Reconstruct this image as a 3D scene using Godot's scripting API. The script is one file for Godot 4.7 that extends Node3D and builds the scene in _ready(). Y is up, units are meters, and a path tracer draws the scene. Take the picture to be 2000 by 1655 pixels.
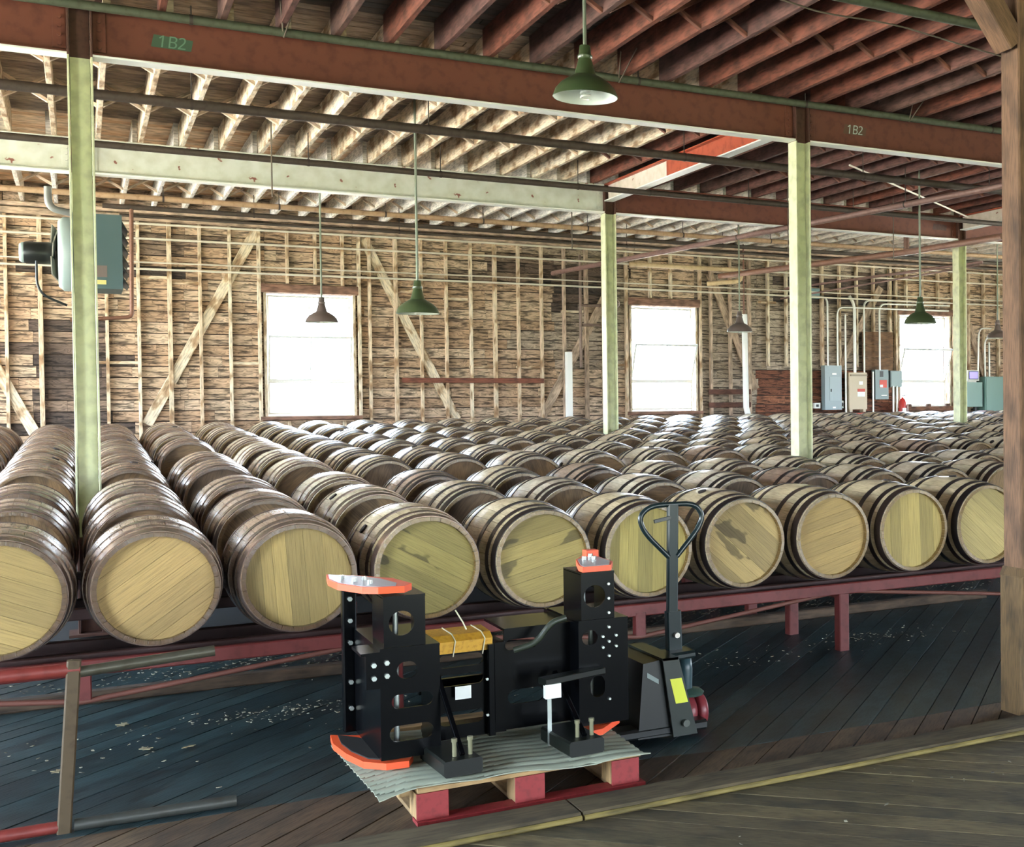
extends Node3D
# A barrel warehouse. World: x runs along the long back wall, y up from the floor, depth d runs towards the back wall at z = -d.

var rng := RandomNumberGenerator.new()
var mats := {}
var tex := {}
var bars := {}
var taken := {}

func _ready() -> void:
	rng.seed = 7
	setup_view()
	textures()
	shell()
	back_wall()
	roof()
	steel()
	racks()
	barrels()
	floor_boards()
	foreground()
	pipes()
	lamps()
	wall_gear()
	heater()
	pallet_and_machine()
	pallet_jack()
	litter()

# ---------------------------------------------------------------- camera, sky, exposure
func setup_view() -> void:
	var cam := Camera3D.new()
	cam.name = "camera"
	var f := 2385.03629
	var yaw := -0.54826
	var pitch := 0.01979
	var roll := -0.00871
	# rows of the world-to-camera turn, for axes (x, down, depth)
	var ry := Basis(Vector3(cos(yaw), 0, -sin(yaw)), Vector3(0, 1, 0), Vector3(sin(yaw), 0, cos(yaw)))
	var rx := Basis(Vector3(1, 0, 0), Vector3(0, cos(pitch), sin(pitch)), Vector3(0, -sin(pitch), cos(pitch)))
	var rz := Basis(Vector3(cos(roll), sin(roll), 0), Vector3(-sin(roll), cos(roll), 0), Vector3(0, 0, 1))
	var m := (rz * rx * ry).transposed()
	var fix := func(v: Vector3) -> Vector3: return Vector3(v.x, -v.y, -v.z)
	cam.transform = Transform3D(Basis(fix.call(m.x), -fix.call(m.y), -fix.call(m.z)), Vector3(0, EYE, 0))
	cam.projection = Camera3D.PROJECTION_FRUSTUM
	cam.near = 0.1
	cam.far = 400.0
	cam.size = 0.1 * 1655.0 / f
	cam.frustum_offset = Vector2(0.1 * (1000.0 - 1614.65) / f, 0.0)
	cam.current = true
	add_child(cam)
	var env := Environment.new()
	env.background_mode = Environment.BG_SKY
	var sky := Sky.new()
	var sm := ProceduralSkyMaterial.new()
	sm.sky_top_color = Color(0.80, 0.90, 1.0)
	sm.sky_horizon_color = Color(0.95, 0.98, 1.0)
	sm.ground_bottom_color = Color(0.30, 0.36, 0.22)
	sm.ground_horizon_color = Color(0.62, 0.68, 0.52)
	sm.sky_energy_multiplier = 1.0
	sm.ground_energy_multiplier = 0.6
	sky.sky_material = sm
	env.sky = sky
	env.background_energy_multiplier = 14.0
	env.tonemap_mode = Environment.TONE_MAPPER_LINEAR
	env.tonemap_exposure = 2.3
	env.sdfgi_enabled = true
	env.ssao_enabled = true
	env.ssil_enabled = true
	var sun := DirectionalLight3D.new()
	sun.name = "sun"
	sun.light_energy = 26.0
	sun.light_color = Color(1.0, 0.97, 0.94)
	sun.light_angular_distance = 0.6
	sun.shadow_enabled = true
	sun.sky_mode = DirectionalLight3D.SKY_MODE_LIGHT_ONLY
	sun.rotation_degrees = Vector3(-58, 14, 0)   # from behind the viewer's front wall, high
	add_child(sun)
	var we := WorldEnvironment.new()
	we.name = "world_environment"
	we.environment = env
	add_child(we)

const EYE := 1.69
const WALL := 21.1      # depth of the boards of the back wall
const JOIST := 4.64     # underside of the roof joists
const BAY := [10.55, 15.83]

# ---------------------------------------------------------------- helpers
func P(x: float, y: float, d: float) -> Vector3:
	return Vector3(x, y, -d)

func C(r: float, g: float, b: float) -> Color:
	return Color(r / 255.0, g / 255.0, b / 255.0)

func numbered(called: String) -> String:
	var n: int = taken.get(called, 0)
	taken[called] = n + 1
	return called if n == 0 else "%s_%03d" % [called, n]

class G:
	var v := PackedVector3Array()
	var n := PackedVector3Array()
	var t := PackedVector2Array()
	var t2 := PackedVector2Array()
	var c := PackedColorArray()
	var tint := Color.WHITE
	func tri(a: Vector3, b: Vector3, d: Vector3, na: Vector3, nb: Vector3, nd: Vector3, ua := Vector2.ZERO, ub := Vector2.ZERO, ud := Vector2.ZERO, wa := Vector2.ZERO, wb := Vector2.ZERO, wd := Vector2.ZERO) -> void:
		if (b - a).cross(d - a).dot(na + nb + nd) > 0.0:
			v.append_array([a, d, b]); n.append_array([na, nd, nb]); t.append_array([ua, ud, ub]); t2.append_array([wa, wd, wb])
		else:
			v.append_array([a, b, d]); n.append_array([na, nb, nd]); t.append_array([ua, ub, ud]); t2.append_array([wa, wb, wd])
		c.append_array([tint, tint, tint])
	func quad(a: Vector3, b: Vector3, d: Vector3, e: Vector3, out: Vector3, ua := Vector2.ZERO, ub := Vector2.ZERO, ud := Vector2.ZERO, ue := Vector2.ZERO) -> void:
		tri(a, b, d, out, out, out, ua, ub, ud, ua, ub, ud)
		tri(a, d, e, out, out, out, ua, ud, ue, ua, ud, ue)
	# a prism of the outline pts (in the plane of ex, ey) from o along ez
	func prism(pts: PackedVector2Array, o: Vector3, ex: Vector3, ey: Vector3, ez: Vector3, caps := true, smooth := false) -> void:
		var k := pts.size()
		var mid := Vector2.ZERO
		for p in pts: mid += p / k
		var area := 0.0
		for i in k: area += pts[i].cross(pts[(i + 1) % k])
		var run := 0.0
		var ns := []
		for i in k:
			var e := pts[(i + 1) % k] - pts[i]
			var m := Vector2(e.y, -e.x).normalized() * signf(area)
			ns.append((ex * m.x + ey * m.y).normalized())
		var len := ez.length()
		for i in k:
			var p := pts[i]
			var q := pts[(i + 1) % k]
			var a := o + ex * p.x + ey * p.y
			var b := o + ex * q.x + ey * q.y
			var w := p.distance_to(q)
			var na: Vector3 = ns[i]
			var nb: Vector3 = ns[i]
			if smooth:
				na = (ns[i] + ns[(i + k - 1) % k]).normalized()
				nb = (ns[i] + ns[(i + 1) % k]).normalized()
			var u0 := Vector2(0, run)
			var u1 := Vector2(0, run + w)
			var u2 := Vector2(len, run + w)
			var u3 := Vector2(len, run)
			tri(a, b, b + ez, na, nb, nb, u0, u1, u2, u0, u1, u2)
			tri(a, b + ez, a + ez, na, nb, na, u0, u2, u3, u0, u2, u3)
			run += w
		if caps:
			var ids := Geometry2D.triangulate_polygon(pts)
			var dir := ez.normalized()
			for i in range(0, ids.size(), 3):
				var pa := pts[ids[i]]
				var pb := pts[ids[i + 1]]
				var pc := pts[ids[i + 2]]
				for s in 2:
					var off := o if s == 0 else o + ez
					var nn := -dir if s == 0 else dir
					tri(off + ex * pa.x + ey * pa.y, off + ex * pb.x + ey * pb.y, off + ex * pc.x + ey * pc.y, nn, nn, nn, pa, pb, pc, pa, pb, pc)
	func box(lo: Vector3, hi: Vector3) -> void:
		prism(PackedVector2Array([Vector2(0, 0), Vector2(hi.y - lo.y, 0), Vector2(hi.y - lo.y, hi.z - lo.z), Vector2(0, hi.z - lo.z)]), lo, Vector3.UP, Vector3(0, 0, 1), Vector3(hi.x - lo.x, 0, 0))
	# a bar with chamfered edges from a to b
	func bar(a: Vector3, b: Vector3, w: float, h: float, up := Vector3.UP, ch := -1.0) -> void:
		var z := b - a
		var side := z.cross(up).normalized()
		var top := side.cross(z).normalized()
		var e := minf(w, h) * 0.12 if ch < 0.0 else ch
		var x := w / 2
		var y := h / 2
		var pts := PackedVector2Array([Vector2(-x + e, -y), Vector2(x - e, -y), Vector2(x, -y + e), Vector2(x, y - e), Vector2(x - e, y), Vector2(-x + e, y), Vector2(-x, y - e), Vector2(-x, -y + e)])
		if e <= 0.0:
			pts = PackedVector2Array([Vector2(-x, -y), Vector2(x, -y), Vector2(x, y), Vector2(-x, y)])
		prism(pts, a, side, top, z)
	# a turned shape about the axis from o along dir: profile of (along, radius)
	func lathe(prof: Array, o: Vector3, dir: Vector3, segs := 24, flat := false, from := 0.0, to := TAU) -> void:
		var z := dir.normalized()
		var x := z.cross(Vector3(0, 1, 0) if absf(z.y) < 0.9 else Vector3(1, 0, 0)).normalized()
		var y := z.cross(x)
		for i in prof.size() - 1:
			var p: Vector2 = prof[i]
			var q: Vector2 = prof[i + 1]
			var e := q - p
			if e.length() < 1e-6: continue
			var m := Vector2(-e.y, e.x).normalized()
			var m0 := m
			var m1 := m
			if not flat:
				if i > 0:
					var e0: Vector2 = p - prof[i - 1]
					var w0 := Vector2(-e0.y, e0.x).normalized()
					if w0.dot(m) > 0.6: m0 = (m + w0).normalized()
				if i < prof.size() - 2:
					var e1: Vector2 = prof[i + 2] - q
					var w1 := Vector2(-e1.y, e1.x).normalized()
					if w1.dot(m) > 0.6: m1 = (m + w1).normalized()
			for s in segs:
				var a0 := from + (to - from) * s / segs
				var a1 := from + (to - from) * (s + 1) / segs
				var d0 := x * cos(a0) + y * sin(a0)
				var d1 := x * cos(a1) + y * sin(a1)
				var A := o + z * p.x + d0 * p.y
				var B := o + z * p.x + d1 * p.y
				var D := o + z * q.x + d1 * q.y
				var E := o + z * q.x + d0 * q.y
				var uA := Vector2(p.x, a0 * 0.3)
				var uB := Vector2(p.x, a1 * 0.3)
				var uD := Vector2(q.x, a1 * 0.3)
				var uE := Vector2(q.x, a0 * 0.3)
				var nA := d0 * m0.y + z * m0.x
				var nB := d1 * m0.y + z * m0.x
				var nD := d1 * m1.y + z * m1.x
				var nE := d0 * m1.y + z * m1.x
				if A.distance_squared_to(B) > 1e-12: tri(A, B, D, nA, nB, nD, uA, uB, uD, uA, uB, uD)
				if D.distance_squared_to(E) > 1e-12: tri(A, D, E, nA, nD, nE, uA, uD, uE, uA, uD, uE)
	func rod(a: Vector3, b: Vector3, r: float, segs := 10, r1 := -1.0) -> void:
		var l := a.distance_to(b)
		lathe([Vector2(0, 0), Vector2(0, r), Vector2(l, r if r1 < 0 else r1), Vector2(l, 0)], a, b - a, segs)
	# a round tube along points, corners rounded by the caller
	func tube(pts: Array, r: float, segs := 8) -> void:
		var ring := []
		var k := pts.size()
		var last := Vector3.ZERO
		for i in k:
			var d: Vector3 = (pts[mini(i + 1, k - 1)] - pts[maxi(i - 1, 0)]).normalized()
			var x := d.cross(Vector3.UP if absf(d.y) < 0.95 else Vector3.RIGHT).normalized()
			if last != Vector3.ZERO:
				x = (last - d * last.dot(d)).normalized()
			last = x
			var y := d.cross(x)
			var row := []
			for s in segs:
				var a := TAU * s / segs
				row.append(x * cos(a) + y * sin(a))
			ring.append(row)
		var run := 0.0
		for i in k - 1:
			var A: Vector3 = pts[i]
			var B: Vector3 = pts[i + 1]
			var l := A.distance_to(B)
			for s in segs:
				var s1 := (s + 1) % segs
				var a0: Vector3 = ring[i][s]
				var a1: Vector3 = ring[i][s1]
				var b0: Vector3 = ring[i + 1][s]
				var b1: Vector3 = ring[i + 1][s1]
				var u := Vector2(run, s * 0.02)
				var w := Vector2(run + l, s * 0.02)
				tri(A + a0 * r, A + a1 * r, B + b1 * r, a0, a1, b1, u, u, w, u, u, w)
				tri(A + a0 * r, B + b1 * r, B + b0 * r, a0, b1, b0, u, w, w, u, w, w)
			run += l
		for e in 2:
			var c0: Vector3 = pts[0] if e == 0 else pts[k - 1]
			var nn: Vector3 = (pts[0] - pts[1]).normalized() if e == 0 else (pts[k - 1] - pts[k - 2]).normalized()
			for s in segs:
				tri(c0, c0 + ring[0 if e == 0 else k - 1][s] * r, c0 + ring[0 if e == 0 else k - 1][(s + 1) % segs] * r, nn, nn, nn)
	func mesh() -> ArrayMesh:
		var a := []
		a.resize(Mesh.ARRAY_MAX)
		a[Mesh.ARRAY_VERTEX] = v
		a[Mesh.ARRAY_NORMAL] = n
		a[Mesh.ARRAY_TEX_UV] = t
		a[Mesh.ARRAY_TEX_UV2] = t2
		a[Mesh.ARRAY_COLOR] = c
		var m := ArrayMesh.new()
		m.add_surface_from_arrays(Mesh.PRIMITIVE_TRIANGLES, a)
		return m

func put(called: String, g, mat: Material, parent: Node = self, xf := Transform3D.IDENTITY) -> MeshInstance3D:
	var o := MeshInstance3D.new()
	o.mesh = g.mesh() if g is G else g
	o.name = numbered(called) if parent == self else called
	o.material_override = mat
	o.transform = xf
	parent.add_child(o, true)
	return o

func tag(o: Node, label: String, category: String, group := "", kind := "") -> Node:
	o.set_meta("label", label)
	o.set_meta("category", category)
	if group: o.set_meta("group", group)
	if kind: o.set_meta("kind", kind)
	return o

func thing(called: String, label: String, category: String, at := Vector3.ZERO, turn := 0.0, group := "", kind := "") -> Node3D:
	var o := Node3D.new()
	o.name = numbered(called)
	add_child(o)
	o.position = at
	o.rotation.y = turn
	tag(o, label, category, group, kind)
	return o

func struct(called: String, label: String, category: String) -> Node3D:
	return thing(called, label, category, Vector3.ZERO, 0.0, "", "structure")

# a straight chamfered bar, its mesh shared by all bars of the same size
func piece(called: String, a: Vector3, b: Vector3, w: float, h: float, mat: Material, parent: Node, up := Vector3.UP, ch := -1.0) -> MeshInstance3D:
	var l := a.distance_to(b)
	var key := "%.3f %.3f %.3f %.4f" % [l, w, h, ch]
	if not bars.has(key):
		var g := G.new()
		g.bar(Vector3.ZERO, Vector3(l, 0, 0), w, h, Vector3.UP, ch)
		bars[key] = g.mesh()
	var x := (b - a).normalized()
	var z := x.cross(up).normalized()
	var y := z.cross(x)
	return put(called, bars[key], mat, parent, Transform3D(Basis(x, y, z), a))

func rounded(pts: Array, r: float, steps := 5) -> Array:
	var out := [pts[0]]
	for i in range(1, pts.size() - 1):
		var p: Vector3 = pts[i]
		var a: Vector3 = p + (pts[i - 1] - p).normalized() * minf(r, p.distance_to(pts[i - 1]) * 0.45)
		var b: Vector3 = p + (pts[i + 1] - p).normalized() * minf(r, p.distance_to(pts[i + 1]) * 0.45)
		for s in steps + 1:
			var k := float(s) / steps
			out.append(a.lerp(p, k).lerp(p.lerp(b, k), k))
	out.append(pts[-1])
	return out

# ---------------------------------------------------------------- materials
func noise_tex(called: String, freq: float, oct: int, stops: Array, seed_: int, warp := 0.0, size := 512, kind := FastNoiseLite.TYPE_SIMPLEX_SMOOTH) -> void:
	var n := FastNoiseLite.new()
	n.seed = seed_
	n.noise_type = kind
	n.frequency = freq
	n.fractal_octaves = oct
	if warp > 0.0:
		n.domain_warp_enabled = true
		n.domain_warp_amplitude = warp
		n.domain_warp_frequency = 0.01
	var t := NoiseTexture2D.new()
	t.width = size
	t.height = size
	t.seamless = true
	t.noise = n
	var gr := Gradient.new()
	var off := PackedFloat32Array()
	var col := PackedColorArray()
	for s in stops:
		off.append(s[0])
		col.append(s[1] if s[1] is Color else Color(s[1], s[1], s[1]))
	gr.offsets = off
	gr.colors = col
	t.color_ramp = gr
	tex[called] = t

func textures() -> void:
	noise_tex("grain", 0.02, 5, [[0.0, 0.68], [0.35, 0.86], [0.6, 0.96], [1.0, 1.0]], 3)
	noise_tex("soft", 0.02, 5, [[0.0, 0.80], [0.35, 0.92], [0.6, 0.98], [1.0, 1.0]], 5)
	noise_tex("rings", 0.006, 3, [[0.0, 0.80], [0.2, 1.0], [0.3, 0.72], [0.34, 1.0], [0.43, 0.98], [0.47, 0.68], [0.50, 1.0], [0.58, 0.94], [0.61, 0.72], [0.65, 1.0], [0.78, 0.76], [0.82, 1.0], [1.0, 0.9]], 11, 22.0)
	noise_tex("blotch", 0.012, 4, [[0.0, 0.66], [0.35, 0.85], [0.55, 0.97], [1.0, 1.0]], 21)
	noise_tex("stain", 0.010, 5, [[0.0, 0.42], [0.2, 0.55], [0.36, 0.88], [0.5, 1.0], [1.0, 1.0]], 33)
	noise_tex("spots", 0.008, 4, [[0.0, 0.62], [0.30, 0.66], [0.345, 0.98], [0.56, 1.0], [1.0, 1.0]], 35)
	noise_tex("rust", 0.03, 5, [[0.0, C(206, 188, 176)], [0.3, C(234, 228, 222)], [0.5, C(252, 250, 248)], [1.0, C(255, 255, 255)]], 41)
	noise_tex("faint", 0.015, 4, [[0.0, 0.86], [0.4, 0.95], [0.6, 1.0], [1.0, 1.0]], 43)
	noise_tex("chips", 0.02, 4, [[0.0, C(150, 84, 74)], [0.13, C(160, 100, 90)], [0.15, C(236, 236, 228)], [0.7, C(255, 255, 255)], [1.0, C(255, 255, 255)]], 55)
	noise_tex("white_wash", 0.01, 4, [[0.0, C(150, 124, 100)], [0.30, C(198, 180, 158)], [0.46, C(245, 240, 228)], [1.0, C(255, 255, 250)]], 61)
	noise_tex("bump", 0.03, 4, [[0.0, 0.0], [1.0, 1.0]], 71)

# wood whose grain runs along u
func wood(tone: Color, variant := 0, rough := 0.75, over := "blotch", rings := false, gu := 0.5, gv := 3.0, coat := 0.0) -> StandardMaterial3D:
	var key := "w%s%d%.2f%s%s%.2f%.2f%.2f" % [tone.to_html(), variant, rough, over, rings, gu, gv, coat]
	if mats.has(key): return mats[key]
	var m := StandardMaterial3D.new()
	m.albedo_color = tone
	m.albedo_texture = tex["rings" if rings else ("soft" if gv > 15.0 else "grain")]
	m.uv1_scale = Vector3(gu, gv, 1)
	m.uv1_offset = Vector3(variant * 0.37, variant * 0.231, 0)
	m.roughness = rough
	if over != "":
		m.detail_enabled = true
		m.detail_blend_mode = BaseMaterial3D.BLEND_MODE_MUL
		m.detail_albedo = tex[over]
		m.detail_uv_layer = BaseMaterial3D.DETAIL_UV_2
		m.uv2_scale = Vector3(0.5, 3.2, 1) if over == "stain" else Vector3(0.45, 0.9, 1)
		m.uv2_offset = Vector3(variant * 0.173, variant * 0.419, 0)
	m.heightmap_enabled = true
	m.heightmap_texture = tex["grain"]
	m.heightmap_scale = 0.25
	if coat > 0.0:
		m.clearcoat_enabled = true
		m.clearcoat = coat
		m.clearcoat_roughness = 0.3
	mats[key] = m
	return m

func paint(tone: Color, rough := 0.5, metal := 0.0, over := "", scale := 1.0) -> StandardMaterial3D:
	var key := "p%s%.2f%.2f%s%.2f" % [tone.to_html(), rough, metal, over, scale]
	if mats.has(key): return mats[key]
	var m := StandardMaterial3D.new()
	m.albedo_color = tone
	m.roughness = rough
	m.metallic = metal
	if over != "":
		m.albedo_texture = tex[over]
		m.uv1_triplanar = true
		m.uv1_world_triplanar = true
		m.uv1_scale = Vector3.ONE * scale
	mats[key] = m
	return m

func pick(list: Array):
	return list[rng.randi() % list.size()]

# ---------------------------------------------------------------- room shell
const WIN_X := [-2.86, 3.17, 9.31, 15.31]   # window centres on the back wall
const WIN_W := 0.655
const WIN_LO := 1.50
const WIN_HI := 3.45

func shell() -> void:
	var g := G.new()
	g.box(P(-6.5, -0.30, 23), P(20.5, -0.03, -7.3))
	var fl := put("floor", g, paint(C(34, 36, 38), 0.8))
	tag(fl, "dark worn timber floor of diagonal boards under the barrel racks", "floor", "", "structure")
	# plain outer walls, never in the frame: openings added and sized for the light they bring
	var siding := wood(C(150, 130, 106), 1, 0.8)
	g = G.new()
	for s in [[-7.0, 0.6], [4.2, 7.0], [11.0, 11.6], [15.6, 16.2], [20.2, 21.2]]:
		g.box(P(-6.4, 0, s[1]), P(-6.2, 4.9, s[0]))
	g.box(P(-6.4, 4.1, 21.2), P(-6.2, 4.9, -7.0))
	for s in [[7.0, 11.0], [11.6, 15.6], [16.2, 20.2]]:
		g.box(P(-6.4, 0, s[1]), P(-6.2, 0.9, s[0]))
	tag(put("wall_left", g, siding), "plain boarded side wall of the warehouse with large openings sized for the light", "wall", "", "structure")
	g = G.new()
	for s in [[-7.0, 6.0], [8.5, 9.0], [12.0, 12.5], [15.5, 21.2]]:
		g.box(P(20.0, 0, s[1]), P(20.2, 4.9, s[0]))
	g.box(P(20.0, 4.0, 21.2), P(20.2, 4.9, -7.0))
	for s in [[6.0, 8.5], [9.0, 12.0], [12.5, 15.5]]:
		g.box(P(20.0, 0, s[1]), P(20.2, 1.2, s[0]))
	tag(put("wall_right", g, siding), "plain boarded far side wall of the warehouse with openings added for the light", "wall", "", "structure")
	g = G.new()
	for s in [[-6.4, -2.4], [-1.3, 3.4], [6.8, 8.8], [13.4, 20.2]]:
		g.box(P(s[0], 0, -6.8), P(s[1], 4.9, -7.0))
	g.box(P(-6.4, 3.1, -6.8), P(20.2, 4.9, -7.0))
	tag(put("wall_front", g, siding), "front wall of the warehouse behind the viewer with openings added and placed for the light", "wall", "", "structure")
	g = G.new()
	g.box(P(-60, -0.7, 80), P(80, -0.6, -7.2))
	tag(put("ground", g, paint(C(196, 192, 178), 0.9, 0.0, "blotch", 0.2)), "pale open ground outside the warehouse windows", "ground", "", "structure")
	g = G.new()
	g.box(P(-60, -0.7, -7.2), P(80, -0.6, -60))
	tag(put("ground", g, paint(C(112, 118, 78), 0.9, 0.0, "blotch", 0.2)), "unseen green ground added outside the front wall behind the viewer", "ground", "", "structure")  # unseen ground, made dark green to tint the light bounced indoors

func tone_at(x: float, y: float) -> int:
	# 0 plain, 1 sooty black, 2 brown, 3 red-brown: how the boards of the back wall have weathered
	for r in [[-0.55, 0.36, 1.2, 2.95], [0.72, 1.42, 3.55, 4.3], [6.0, 7.2, 3.75, 4.3], [7.2, 8.15, 3.3, 4.1], [-0.4, 0.2, 3.4, 3.9], [12.4, 14.6, 3.6, 4.3], [0.36, 0.8, 2.25, 2.5]]:
		if x > r[0] and x < r[1] and y > r[2] and y < r[3]: return 1
	if x > 11.3 and x < 14.6 and y < 2.36: return 3
	if x > 10.1 and x < 14.7: return 2
	if x > 7.0 and x < 8.6 and y > 2.2: return 2
	return 0

func back_wall() -> void:
	var core := G.new()
	var edges := []
	var x0 := -6.4
	for cx in WIN_X:
		core.box(P(x0, -0.2, WALL + 0.2), P(cx - WIN_W, 4.62, WALL + 0.022))
		core.box(P(cx - WIN_W, -0.2, WALL + 0.2), P(cx + WIN_W, WIN_LO, WALL + 0.022))
		core.box(P(cx - WIN_W, WIN_HI, WALL + 0.2), P(cx + WIN_W, 4.62, WALL + 0.022))
		x0 = cx + WIN_W
	core.box(P(x0, -0.2, WALL + 0.2), P(20.2, 4.62, WALL + 0.022))
	core.box(P(-6.4, 4.62, WALL + 0.2), P(20.2, 5.3, WALL + 0.1))
	var wall := put("wall_back", core, wood(C(70, 56, 46), 2, 0.85))
	tag(wall, "weathered horizontal board wall with exposed pale studs and diagonal braces", "wall", "", "structure")
	# boards, one by one
	var tones := [[C(206, 174, 144), C(216, 188, 158), C(196, 164, 134), C(210, 182, 154), C(222, 196, 168)], [C(96, 82, 74), C(116, 98, 86), C(84, 72, 66), C(150, 128, 110)], [C(184, 166, 146), C(170, 152, 132), C(194, 176, 156)], [C(150, 94, 68), C(132, 82, 60), C(160, 106, 78)]]
	var y := 1.10
	var h := 0.168
	while y < 4.5:
		var stops := [-1.9]
		var x := -1.9 + rng.randf_range(0.3, 1.6)
		while x < 17.6:
			stops.append(x)
			x += rng.randf_range(1.1, 2.6)
		for r in [-0.55, 0.36, 0.72, 1.42, 6.0, 7.2, 8.15, 11.3, 14.6]:
			if rng.randf() < 0.75: stops.append(r + rng.randf_range(-0.06, 0.06))
		for cx in WIN_X:
			stops.append(cx - WIN_W)
			stops.append(cx + WIN_W)
		stops.append(17.7)
		stops.sort()
		for i in stops.size() - 1:
			var a: float = maxf(stops[i], -1.9)
			var b: float = stops[i + 1]
			if b - a < 0.05: continue
			var mid := (a + b) / 2
			var hole := false
			for cx in WIN_X:
				if absf(mid - cx) < WIN_W and y + h > WIN_LO + 0.01 and y < WIN_HI - 0.01: hole = true
			if hole: continue
			var k := tone_at(mid, y + h / 2)
			var mat := wood(pick(tones[k]), rng.randi() % 6, 0.85, "stain", true, 0.45, 2.2)
			piece("plank", P(a + 0.002, y + h / 2, WALL + 0.012), P(b - 0.002, y + h / 2, WALL + 0.012), 0.024 + rng.randf() * 0.006, h - 0.013, mat, wall, Vector3.UP, 0.004)
		y += h
	# studs every 0.41 m, cut short above and below the windows
	var pale := [wood(C(236, 218, 194), 0, 0.8, "white_wash"), wood(C(228, 208, 184), 1, 0.8, "white_wash"), wood(C(242, 228, 206), 2, 0.8, "white_wash")]
	var dun := [wood(C(200, 174, 148), 3, 0.8), wood(C(212, 186, 160), 4, 0.8)]
	for i in range(-3, 45):
		var x := -0.47 + 0.4135 * i
		var near_win := false
		for cx in WIN_X:
			if absf(x - cx) < WIN_W + 0.12:
				near_win = true
				if absf(x - cx) < WIN_W - 0.1:
					piece("stud", P(x, 3.60, WALL - 0.05), P(x, 4.45, WALL - 0.05), 0.045, 0.09, pick(pale), wall, Vector3(0, 0, 1), 0.004)
					piece("stud", P(x, 0.9, WALL - 0.05), P(x, WIN_LO - 0.09, WALL - 0.05), 0.045, 0.09, pick(pale if x < 6 else dun), wall, Vector3(0, 0, 1), 0.004)
		if near_win: continue
		var lo := 0.9
		if x > 11.2 and x < 14.6: lo = 2.35
		piece("stud", P(x, lo, WALL - 0.05), P(x, 4.45, WALL - 0.05), 0.045 if i % 4 else 0.06, 0.09, pick(pale if x < 7 or x > 11.2 else dun), wall, Vector3(0, 0, 1), 0.004)
	for cx in WIN_X:
		for s in [-1, 1]:
			piece("stud", P(cx + s * (WIN_W + 0.09), 0.9, WALL - 0.05), P(cx + s * (WIN_W + 0.09), 4.45, WALL - 0.05), 0.05, 0.09, pick(pale), wall, Vector3(0, 0, 1), 0.004)
	# top plates
	for s in [[4.50, 0.09], [4.60, 0.06]]:
		var x := -6.0
		while x < 19.5:
			piece("top_plate", P(x, s[0], WALL - 0.06), P(x + 4.9, s[0], WALL - 0.06), 0.11, s[1], pick(dun), wall, Vector3.UP, 0.004)
			x += 4.91
	# frieze boards between the joist ends
	for i in 5:
		for k in 2:
			piece("plank", P(-5.9 + 5.0 * i, 4.70 + 0.165 * k, WALL + 0.05), P(-0.91 + 5.0 * i, 4.70 + 0.165 * k, WALL + 0.05), 0.03, 0.155, wood(pick(tones[0]), i + k, 0.85, "stain", true, 0.45, 2.2), wall, Vector3.UP, 0.003)
	# diagonal let-in braces
	for b in [[0.85, 1.40, 2.40, 4.42], [4.0, 4.38, 5.47, 1.40], [6.95, 1.40, 8.35, 3.9], [10.28, 4.1, 11.25, 1.9], [-1.9, 4.1, -0.55, 1.25], [12.95, 2.0, 14.2, 4.0], [16.5, 3.3, 17.0, 2.0]]:
		piece("brace", P(b[0], b[1], WALL - 0.03), P(b[2], b[3], WALL - 0.03), 0.05, 0.15, pick(dun if b[0] > 6 else pale), wall, Vector3(0.6, 0.8, 0), 0.004)
	# short blocking between studs
	for b in [[-0.06, 2.33], [0.36, 2.33], [0.77, 3.62], [1.19, 3.55], [2.0, 2.33], [4.5, 3.55], [5.28, 3.45], [5.7, 2.30], [6.52, 2.30], [4.05, 2.35], [-0.9, 3.6], [7.34, 3.3], [11.3, 3.6], [12.1, 3.55], [13.2, 3.5], [8.1, 2.35]]:
		piece("blocking", P(b[0], b[1], WALL - 0.04), P(b[0] + 0.40, b[1], WALL - 0.04), 0.07, 0.045, pick(pale), wall, Vector3.UP, 0.004)
	for i in 3:
		var y2: float = [2.05, 1.85, 1.60][i]
		if i: piece("blocking", P(10.2, y2, WALL - 0.1), P(11.1, y2, WALL - 0.1), 0.03, 0.10, wood(C(104, 66, 52), i, 0.8), wall, Vector3.UP, 0.004)
	var rail := piece("wall_rail", P(4.56, 2.07, WALL - 0.115), P(6.98, 2.06, WALL - 0.115), 0.03, 0.085, wood(C(136, 80, 60), 2, 0.8), self, Vector3.UP, 0.004)
	tag(rail, "long red-brown board nailed level across the studs between the two left windows", "board")
	for i in WIN_X.size(): window(i, WIN_X[i])
	# what stands outside: a low fence of tan boards beyond the second window
	var fen := thing("yard_fence", "low tan board fence outside, seen through the middle window", "fence", P(6, -0.6, 33))
	for i in 3:
		piece("fence_board", Vector3(-2, 1.1 + 0.25 * i, 0), Vector3(16, 1.1 + 0.25 * i, 0), 0.03, 0.22, paint(C(196, 132, 60), 0.8), fen)
	for i in 7:
		piece("fence_post", Vector3(-1.8 + 2.9 * i, 0, 0.06), Vector3(-1.8 + 2.9 * i, 1.8, 0.06), 0.1, 0.1, paint(C(180, 120, 60), 0.8), fen, Vector3(0, 0, 1))

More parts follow.
